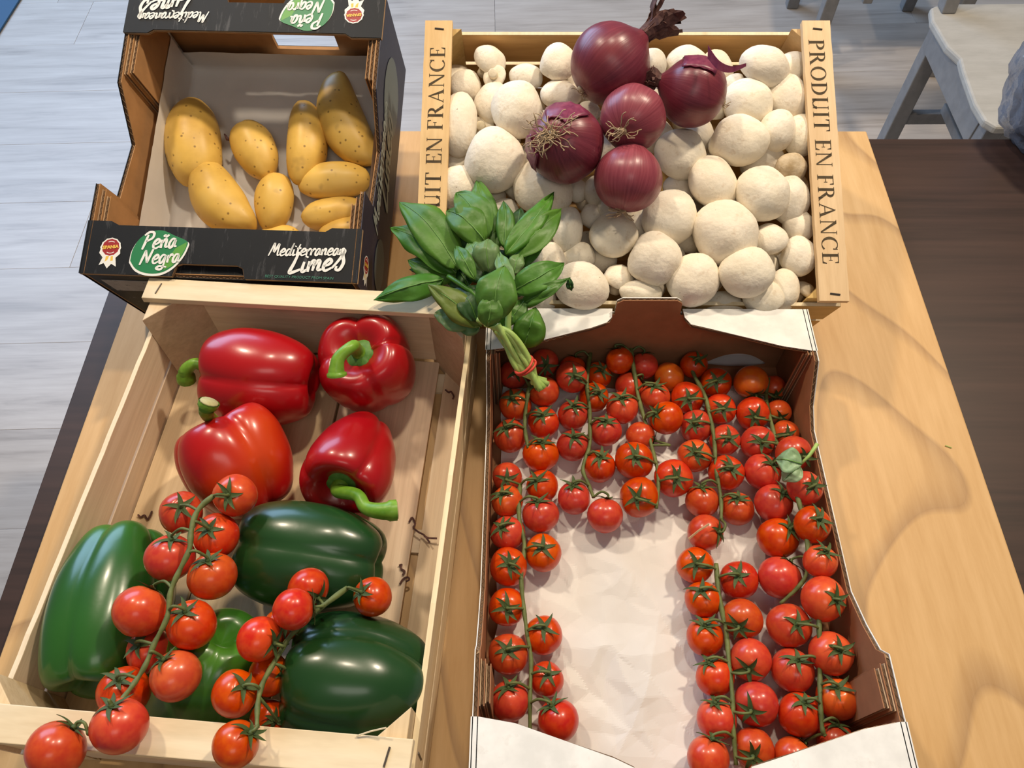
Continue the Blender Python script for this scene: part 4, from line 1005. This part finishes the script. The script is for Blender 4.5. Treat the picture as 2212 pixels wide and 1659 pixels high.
c = onplane(1708, 365, MF0, -.014); mushroom('broken yellowish brown mushroom by the right strip at the N', c, .017, .015, (NRM + MX * .5 - MYv * .6).normalized(), 2, brown=True); spheres.append((c, .016))
rr = random.Random(5)
TOPS = [(q[0], l[0]) for q, l in zip(spheres, ML_)]; used_ = set()
STOP = {'the', 'a', 'by', 'of', 'with', 'in', 'at', 'and', 'above', 'right', 'left', 'near', 'level', 'touching', 'from', 'its', 'under', 'two', 'below', 'behind', 'partly', 'half', 'far'}
def low_label(c):
    for q, l in sorted(TOPS, key=lambda e: (e[0] - c).length):
        wv = l.split(',')[0].split()[:9]
        while wv[-1] in STOP: wv.pop()
        d = c - q; side = ('right' if d.x > 0 else 'left') if abs(d.x) > abs(d.y) else ('far' if d.y > 0 else 'near')
        t = 'lower-layer mushroom on the ' + side + ' side of the ' + ' '.join(wv)
        if len(t.split()) > 16: t = 'buried mushroom ' + {'far': 'behind', 'near': 'in front of', 'left': 'left of', 'right': 'right of'}[side] + ' the ' + ' '.join(wv)
        if t not in used_: used_.add(t); return t
for layer, (zz, n, gap) in enumerate(((-.030, 95, .72), (-.055, 45, .95))):
    for tr_ in range(900):
        if n <= 0: break
        R_ = rr.uniform(.017, .023); x = rr.uniform(.008 + R_, MW - .008 - R_); y = rr.uniform(.008 + R_, ML - .008 - R_); c = MF0 @ V((x, y, zz + rr.uniform(-.006, .006)))
        if all((c - q).length > (R_ + r2) * gap for q, r2 in spheres):
            mushroom(low_label(c), c, R_, R_, (NRM + MX * rr.uniform(-.7, .7) + MYv * rr.uniform(-.7, .7)).normalized(), tr_, 'mushrooms buried in the lower layer'); spheres.append((c, R_)); n -= 1

# ================================================================== ONIONS
def onion(lab, u, v, r, dz, axis, mat, seed, neck=.0, top=None, roots=None, squash=.95, husk=None):
    c = onplane(u, v, MF0, dz); R_ = r * depth(c) / FPX; M_ = Matrix.Translation(c) @ basis(axis, (cos(seed), sin(seed), 0))
    th_ = thing('red_onion', lab, 'onion', M_, 'red onions on the mushrooms')
    b = MB(); nu, nv = 48, 34; vs = []
    for j in range(nv + 1):
        f = pi * j / nv
        for i in range(nu):
            t = 2 * pi * i / nu; r0 = max(0.0, sin(f)); z = cos(f) * squash
            if f < pi / 2:
                z += neck * exp(-(r0 / .28)**2) * 1.0
                r0 = r0 if r0 > .16 else .16 * (r0 / .16)**.5
            else: z += .05 * exp(-(r0 / .15)**2)
            k = 1 + .012 * cos(7 * t + seed) + .02 * noise.noise(V((cos(t), sin(t), z + seed)))
            vs.append((r0 * k * cos(t) * R_, r0 * k * sin(t) * R_, z * R_))
    b.add(vs, [(j*nu + i, j*nu + (i+1) % nu, (j+1)*nu + (i+1) % nu, (j+1)*nu + i) for j in range(nv) for i in range(nu)])
    b.obj('bulb', mat, th_, M_, smooth=True)
    rnd = random.Random(seed); 
    if top:
        n_, L_, mt, zt = top; tb2 = MB()
        for q in range(n_):
            a = 2 * pi * q / n_ + rnd.uniform(-.3, .3); spread = rnd.uniform(.1, .6); ln = L_ * rnd.uniform(.6, 1.2); w0 = rnd.uniform(.006, .012); P = []
            for s in range(6):
                f = s / 5; rr_ = .12 * R_ + spread * ln * f * f + .003 * rnd.uniform(-1, 1) * f
                P.append(V((rr_ * cos(a + f * .5), rr_ * sin(a + f * .5), (squash + neck) * R_ * .93 + ln * (f - .35 * spread * f * f))))
            vs = []
            for s, pq in enumerate(P):
                wd = w0 * (.55 + .6 * (s / 5)) * rnd.uniform(.7, 1.2) * (.35 if s == 5 else 1); tv = V((-sin(a), cos(a), rnd.uniform(-.4, .4))) * wd
                vs += [pq + tv, pq + V((cos(a), sin(a), 0)) * .0025, pq - tv]
            tb2.add(vs, [(3*s, 3*s+1, 3*s+4, 3*s+3) for s in range(5)] + [(3*s+1, 3*s+2, 3*s+5, 3*s+4) for s in range(5)])
        tb2.tube([(0, 0, (squash + neck) * R_ * .82), (0, 0, (squash + neck) * R_ + L_ * .25)], [.16 * R_, .10 * R_], 10)
        o = tb2.obj('dry_neck', mt, th_, M_); sd = o.modifiers.new('s', 'SOLIDIFY'); sd.thickness = .0006
    if roots:
        rb = MB(); n_, L_ = roots
        for q in range(n_):
            a = rnd.uniform(0, 6.3); p0 = V((cos(a) * .09 * R_ * rnd.random(), sin(a) * .09 * R_ * rnd.random(), -squash * R_ * .97)); P = [p0]; d = V((cos(a) * .8, sin(a) * .8, -rnd.uniform(.3, 1)))
            for s in range(5): d = (d + V((rnd.uniform(-.9, .9), rnd.uniform(-.9, .9), rnd.uniform(-.3, .55)))).normalized(); P.append(P[-1] + d * L_ / 4)
            rb.tube(spline(P, 3), .00045, 5)
        rb.tube([(0, 0, -squash * R_ * .92), (0, 0, -squash * R_ * 1.03)], [.12 * R_, .10 * R_], 10)
        rb.obj('roots', M_root, th_, M_, smooth=True)
    if husk:
        for (a0, a1, f0, f1, mt) in husk:     # loose skin shell piece
            hb = MB(); na, nf = 10, 8; vs = []
            for j in range(nf + 1):
                for i in range(na + 1):
                    A_ = a0 + (a1 - a0) * i / na; F_ = f0 + (f1 - f0) * j / nf; edge = max(abs(i / na - .5), abs(j / nf - .5)) * 2
                    k = 1.025 + .09 * max(0, edge - .55) * (1 + .8 * noise.noise(V((i * .9, j * .9, seed))))
                    F_ += .05 * noise.noise(V((i * .8, seed, 0))) * (j == nf); A_ += .06 * noise.noise(V((j * .9, seed, 4))) * (i in (0, na))
                    vs.append((sin(F_) * cos(A_) * R_ * k, sin(F_) * sin(A_) * R_ * k, cos(F_) * squash * R_ * k))
            hb.add(vs, [(j*(na+1) + i, j*(na+1) + i + 1, (j+1)*(na+1) + i + 1, (j+1)*(na+1) + i) for j in range(nf) for i in range(na)])
            o = hb.obj('loose_skin', mt, th_, M_, smooth=True); sd = o.modifiers.new('s', 'SOLIDIFY'); sd.thickness = .0005
    return th_
onion('biggest red onion, farthest back, with a dark ragged dry neck to the upper right', 1318, 140, 88, .030, (.80, .52, .38), M_onion, 1, .22, (15, .038, M_husk, 0), (8, .008))
onion('right-hand red onion with a purple shred of skin on top', 1497, 200, 74, .026, (-.92, .30, .20), M_onion, 2, .18, (7, .016, M_husk, 0), (6, .008), husk=[(-2.0, -.6, .9, 1.9, M_huskp)])
onion('smallest red onion in the centre with roots at its lower left', 1367, 255, 71, .040, (.40, .85, -.20), M_onion2, 3, .06, None, (20, .014))
onion('leftmost red onion with a tangle of pale roots facing up', 1222, 312, 83, .030, (.48, .52, -.88), M_onion, 4, .1, None, (46, .022), husk=[(2.2, 3.6, 2.0, 2.75, M_huskp), (.2, 1.2, 1.9, 2.5, M_huskp)])
onion('nearest red onion with a straw coloured neck pointing up and away', 1357, 387, 74, .030, (.20, .84, .62), M_onion2, 5, .20, (9, .016, M_hstraw, 0), (14, .012))
b = MB(); P = [at(1530, 112, .25), at(1552, 140, .25), at(1580, 150, .25), at(1612, 140, .256)]
vs = []
for k, q in enumerate(spline(P, 4)): wd = .0032 * (1 - k / 13) + .0006; vs += [q + V((0, wd, wd)), q - V((0, wd, wd))]
b.add(vs, [(2*i, 2*i+1, 2*i+3, 2*i+2) for i in range(len(vs)//2 - 1)])
on = [o for o in COL.objects if o.get('category') == 'onion'][1]
o = b.obj('loose_skin', M_huskp, on, Matrix()); sd = o.modifiers.new('s', 'SOLIDIFY'); sd.thickness = .0006

# ================================================================== BASIL BUNCH
bz = thing('basil_bunch', 'bunch of fresh green basil tied with a red rubber band, lying across the box corners', 'herbs', Matrix.Translation(at(1085, 640, .12)))
def leaf(u0, v0, z0, u1, v1, z1, wpx, mat, arch=.008, fold=.25, curl=0, seed=0, parent=None, name='leaf'):
    a = at(u0, v0, z0); c = at(u1, v1, z1); ax = c - a; L_ = ax.length; t = ax.normalized()
    view = (CAMP - (a + c) / 2).normalized(); n = (V((0, 0, 1)) * .6 + view * .6); n = (n - t * n.dot(t)).normalized(); s = t.cross(n)
    W_ = wpx * 1.18 * depth((a + c) / 2) / FPX / 2; nl, nw = 16, 8; vs = []; rnd = random.Random(seed)
    tw = rnd.uniform(-.3, .3); sd_ = rnd.uniform(-.08, .08)
    for i in range(nl + 1):
        f = i / nl; prof_ = max(0, sin(pi * f**.80))**.70 * (1 - .30 * f**3) * 1.05 if 0 < f < 1 else .0
        if f == 0: prof_ = .05
        mid = a + ax * f + n * (arch * sin(pi * f) - curl * f * f) + s * (sd_ * L_ * sin(pi * f))
        ang = tw * (f - .5)
        for j in range(nw + 1):
            q = (j / nw - .5) * 2; w_ = W_ * prof_ * q * (1 + .14 * noise.noise(V((f * 4, q * 2, seed))))
            h = abs(q) * W_ * prof_ * fold - .35 * W_ * prof_ * q * q * .5 + .0034 * noise.noise(V((f * 4, q * 2.2, seed + 3))) + .0011 * abs(sin(f * 16 + abs(q) * 3)) * (1 - abs(q)) * prof_
            vs.append(mid + (s * cos(ang) + n * sin(ang)) * w_ + n * h)
    b = MB(); b.add(vs, [(i*(nw+1) + j, i*(nw+1) + j + 1, (i+1)*(nw+1) + j + 1, (i+1)*(nw+1) + j) for i in range(nl) for j in range(nw)])
    vr = [V(vs[i*(nw+1) + nw//2]) + n * .0004 for i in range(nl)]
    M0 = Matrix.Translation((a + c) / 2); iM = M0.inverted(); b.v = [tuple(iM @ V(p)) for p in b.v]
    o = b.obj(name, mat, parent or bz, M0, smooth=True); sm_ = o.modifiers.new('s', 'SOLIDIFY'); sm_.thickness = .0005
    vb = MB(); vb.tube([iM @ p for p in vr], [.0007 - .0005 * k / nl for k in range(nl)], 5)
    vb.obj('midrib', M_vein if mat is not M_leafD else M_leaf, o, M0, smooth=True); return o
LV = [
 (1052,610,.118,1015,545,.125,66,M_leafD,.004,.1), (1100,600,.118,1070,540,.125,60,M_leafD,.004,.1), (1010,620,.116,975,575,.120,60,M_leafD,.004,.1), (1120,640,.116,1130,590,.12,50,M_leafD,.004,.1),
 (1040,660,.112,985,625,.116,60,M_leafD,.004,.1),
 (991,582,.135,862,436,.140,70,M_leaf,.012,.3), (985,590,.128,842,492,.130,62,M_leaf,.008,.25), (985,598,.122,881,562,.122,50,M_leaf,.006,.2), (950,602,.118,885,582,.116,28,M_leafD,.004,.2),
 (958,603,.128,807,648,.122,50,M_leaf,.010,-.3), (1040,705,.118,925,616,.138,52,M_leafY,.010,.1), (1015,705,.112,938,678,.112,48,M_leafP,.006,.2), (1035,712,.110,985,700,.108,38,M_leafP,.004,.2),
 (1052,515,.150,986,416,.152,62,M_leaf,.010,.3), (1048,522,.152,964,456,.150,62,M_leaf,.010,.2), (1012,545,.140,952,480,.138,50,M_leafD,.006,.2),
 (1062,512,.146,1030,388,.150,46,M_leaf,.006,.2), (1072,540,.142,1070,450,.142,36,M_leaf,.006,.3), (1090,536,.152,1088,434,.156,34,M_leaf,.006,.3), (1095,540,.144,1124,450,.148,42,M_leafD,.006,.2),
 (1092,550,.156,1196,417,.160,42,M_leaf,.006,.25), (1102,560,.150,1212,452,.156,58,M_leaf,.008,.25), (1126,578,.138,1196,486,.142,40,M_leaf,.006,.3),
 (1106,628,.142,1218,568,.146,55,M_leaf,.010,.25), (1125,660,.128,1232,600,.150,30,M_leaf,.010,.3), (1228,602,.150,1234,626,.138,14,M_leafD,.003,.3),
 (1068,692,.150,1090,574,.168,74,M_leaf,.012,.15), (1054,706,.148,1062,630,.164,46,M_leaf,.008,.2), (1056,586,.150,1056,518,.155,48,M_leafP,.012,-.1), (1046,584,.146,1014,520,.148,36,M_leafP,.008,.1),
 (1026,604,.150,986,532,.152,30,M_leaf,.008,.3), (1108,612,.158,1078,544,.158,28,M_leafP,.004,.2), (1110,592,.150,1125,552,.150,28,M_leafP,.006,.2),
 (1132,752,.115,1158,664,.135,60,M_leaf,.012,.15), (1088,706,.130,1100,664,.140,36,M_leaf,.006,.2), (1096,700,.124,1136,646,.132,42,M_leaf,.006,.2), (1030,694,.126,982,624,.132,46,M_leafD,.008,.2),
 (1120,738,.108,1100,712,.11,26,M_leafY,.003,.2), (1098,665,.12,1118,700,.112,40,M_leafY,.004,.1),
]
for k, L_ in enumerate(LV): leaf(*L_, seed=k)
ends = [(1152,828),(1160,836),(1168,843),(1176,838),(1184,830),(1178,822),(1164,822),(1158,830)]
tops = [(1032,690,.13),(1048,700,.14),(1062,705,.14),(1075,700,.145),(1101,652,.15),(1088,705,.135),(1056,690,.128),(1072,715,.13)]
bandc = at(1134, 791, .116)
for k, (e_, tp) in enumerate(zip(ends, tops)):
    a = 2 * pi * k / 8; off = V((cos(a) * .0058, sin(a) * .0036, sin(a + .5) * .0050)); p0 = at(*e_, .098 + .004 * sin(a)); p1 = bandc + off; p3 = at(*tp); p2 = p1.lerp(p3, .5) + V((0, 0, .006)) + off * .8
    b = MB(); b.tube(spline([p0, p1, p2, p3], 6), .0027, 8); b.obj('stem', M_bstem, bz, Matrix(), smooth=True)
b = MB(); b.tube(spline([at(968,597,.135), at(1000,618,.14), at(1032,645,.138), at(1050,700,.135)], 5), .0022, 7); b.obj('stem', M_leaf, bz, Matrix(), smooth=True)
sdir = (at(1176, 836, .098) - bandc).normalized(); fr = basis(sdir); b = MB()
for q in range(2):
    pts = [bandc + (fr.to_3x3() @ V((cos(t) * .0094, sin(t) * .0094, (q - .5) * .003 + .0016 * sin(t + q)))) for t in [2 * pi * i / 24 for i in range(25)]]
    b.tube(pts, .0013, 7)
b.obj('rubber_band', M_rubber, bz, Matrix(), smooth=True)
# loose basil sprig on the tomatoes
sg = thing('basil_sprig', 'single loose pale basil leaf with its stalk, lying on the tomatoes at the right wall', 'leaf', Matrix.Translation(at(1715, 1005, .07)))
M_leafS = mat_leaf('pale_sprig_leaf', (.26, .40, .21), (.37, .51, .31))
leaf(1732, 1003, .082, 1676, 992, .074, 48, M_leafS, .006, .3, seed=70, parent=sg); leaf(1728, 1008, .080, 1692, 1040, .070, 38, M_leafS, .006, .2, seed=71, parent=sg)
b = MB(); b.tube([at(1728, 1004, .078), at(1748, 985, .082), at(1766, 958, .088)], [.0012, .0015, .0017], 7); b.obj('stalk', M_bstem, sg, Matrix(), smooth=True)
# small debris
for lab, P_, r_, mt in (('dry straw splinter lying on a tomato beside the bare paper', [(1488,1164,.046),(1510,1146,.05),(1532,1132,.052)], .0010, M_hstraw),
        ('tiny green grass blade lying on the plywood board', [(2042,962,.001),(2056,967,.001)], .0005, M_bstem),
        ('pale wood splinter on the near rail of the pepper crate', [(770,1590,.1145),(800,1580,.117),(834,1572,.122)], .0006, M_rawedge)):
    b = MB(); pp = [at(*q) for q in P_]; M0 = Matrix.Translation(pp[0]); b.tube([p - pp[0] for p in pp], r_, 5); tag(b.obj('splinter', mt, None, M0), lab, 'debris')

for lab, P_ in (('dark root scrap on the left crate wall above the big green pepper', [(262,1100),(268,1105),(275,1112)]),
        ('curled root scrap on the crate floor just above the big green pepper', [(298,1112),(304,1117),(312,1113),(318,1122),(324,1114),(328,1104)]),
        ('tangled root scrap on the crate floor right of the dark green pepper', [(884,1128),(890,1118),(897,1132),(893,1140),(905,1150),(916,1156),(928,1172)]),
        ('thin root scrap near the right wall of the pepper crate', [(916,1158),(926,1162),(944,1163)]),
        ('small root scrap on the crate floor above the outlying tomato', [(862,1222),(868,1220),(866,1228),(874,1234),(870,1242)]),
        ('tiny root crumb on the crate floor beside the outlying tomato', [(864,1262),(870,1252),(880,1247),(884,1252),(876,1256)]),
        ('dark curled scrap at the right crate wall beside the upright red pepper', [(962,842),(970,848),(974,846),(980,856),(978,862)])):
    pp = [at(*q, .0128) for q in P_]; M0 = Matrix.Translation(pp[0]); b = MB(); b.tube(spline([p - pp[0] for p in pp], 4), .0009, 5); tag(b.obj('root_scrap', M_husk, None, M0), lab, 'debris')

# ================================================================== PLASTIC BAG at the right edge
M_bag = Mt('clear_plastic_bag', .16, .6); M_bag.color((.20, .23, .30)); M_bag.b.inputs['Alpha'].default_value = .62; M_bag.bump(M_bag.noise(M_bag.co((40, 40, 40)), 1, 4, .6), .5, .006); M_bag = M_bag.m
bc = at(2262, 300, -.017); b = MB(); nu, nv = 60, 36; vs = []
for j in range(nv + 1):
    f = pi * j / nv
    for i in range(nu):
        t = 2 * pi * i / nu; d = V((sin(f) * cos(t), sin(f) * sin(t), cos(f)))
        k = 1 + .20 * noise.noise(d * 1.9 + V((3, 1, 0))) + .12 * (1 - abs(noise.noise(d * 5)) * 2) + .05 * noise.noise(d * 12)
        vs.append((d.x * .068 * k, d.y * .085 * k, max(-.080, d.z * .10 * k)))
b.add(vs, [(j*nu + i, j*nu + (i+1) % nu, (j+1)*nu + (i+1) % nu, (j+1)*nu + i) for j in range(nv) for i in range(nu)])
bag = b.obj('plastic_bag', M_bag, None, Matrix.Translation(bc + V((.0, .0, .080))), smooth=True); tag(bag, 'crumpled clear plastic bag at the right edge of the dark table', 'bag')
b = MB(); b.add([(v_[0] * .80 , v_[1] * .8, v_[2] * .8 - .012) for v_ in vs], [(j*nu + i, j*nu + (i+1) % nu, (j+1)*nu + (i+1) % nu, (j+1)*nu + i) for j in range(nv) for i in range(nu)])
b.obj('contents', plain('bag_contents', (.06, .065, .08), .5), bag, WM[bag.name], smooth=True)

# ================================================================== CHAIRS
def chair(lab, x, y, rz, sw_=.43, sd_=.40, sh=.45):
    M_ = frame(x, y, -.76, rz); c_ = thing('chair', lab, 'chair', M_, 'chairs behind the table')
    # seat: rounded, waisted, slightly dished; local x 0..sw, y 0..sd (y=sd is the back)
    out = []
    L = [(0.02, 0), (.004, .02), (0, .07), (.008, .17), (.014, .21), (0, .25), (-.006, .34), (.004, .385), (.03, .40)]
    out = [(a, c) for a, c in L] + [(sw_ - a, c) for a, c in reversed(L)]
    b = MB(); b.prism(out, sh - .018, sh, lambda a, t, c: (a, c, t)); b.obj('seat', M_seat, c_, bevel=.005)
    for lx in (.02, sw_ - .055):
        for ly in (.02, sd_ - .055):
            b = MB(); b.box((lx, ly, 0), (lx + .035, ly + .035, sh - .018)); b.obj('leg', M_chair, c_, bevel=.003)
        b = MB(); b.box((lx - .003, .05, sh - .085), (lx + .022, sd_ - .05, sh - .019)); b.obj('apron', M_chair, c_, bevel=.002)
    for ly in (.024, sd_ - .048):
        b = MB(); b.box((.055, ly, sh - .075), (sw_ - .055, ly + .02, sh - .019)); b.obj('apron', M_chair, c_, bevel=.002)
    b = MB(); b.box((.05, sd_ - .05, .17), (sw_ - .05, sd_ - .03, .20)); b.obj('stretcher', M_chair, c_, bevel=.002)
    b = MB(); b.box((sw_ * .3, .05, .20), (sw_ * .3 + .025, sd_ - .04, .225)); b.obj('stretcher', M_chair, c_, bevel=.002)
    for lx in (.02, sw_ - .055):
        b = MB(); b.prism([(sd_ - .04, sh), (sd_ - .005, sh), (sd_ + .07, .86), (sd_ + .045, .86)], lx, lx + .03, lambda a, t, c: (t, a, c)); b.obj('back_post', M_chair, c_, bevel=.003)
    b = MB(); b.prism([(sd_ + .028, .70), (sd_ + .048, .70), (sd_ + .072, .85), (sd_ + .052, .85)], .03, sw_ - .03, lambda a, t, c: (t, a, c)); b.obj('backrest', M_seat, c_, bevel=.004)
    return c_
chair('grey painted wooden chair right behind the dark table', .905, 1.165, -.03)
chair('grey painted wooden chair farther back, only its legs showing', .845, 1.93, -.08)
# blue mat in the far left corner
mq = [at(50, -8, -.758), at(-8, 84, -.758), at(-260, 84, -.758), at(-260, -60, -.758), at(60, -60, -.758)]
M0 = Matrix.Translation(mq[0]); b = MB(); b.prism([((p - mq[0]).x, (p - mq[0]).y) for p in mq], 0, .006, lambda a, t, c: (a, c, t)); o = b.obj('floor_mat', plain('blue_mat', (.03, .10, .20), .6), None, M0, bevel=.001); tag(o, 'blue floor mat in the far left corner of the picture', 'mat')
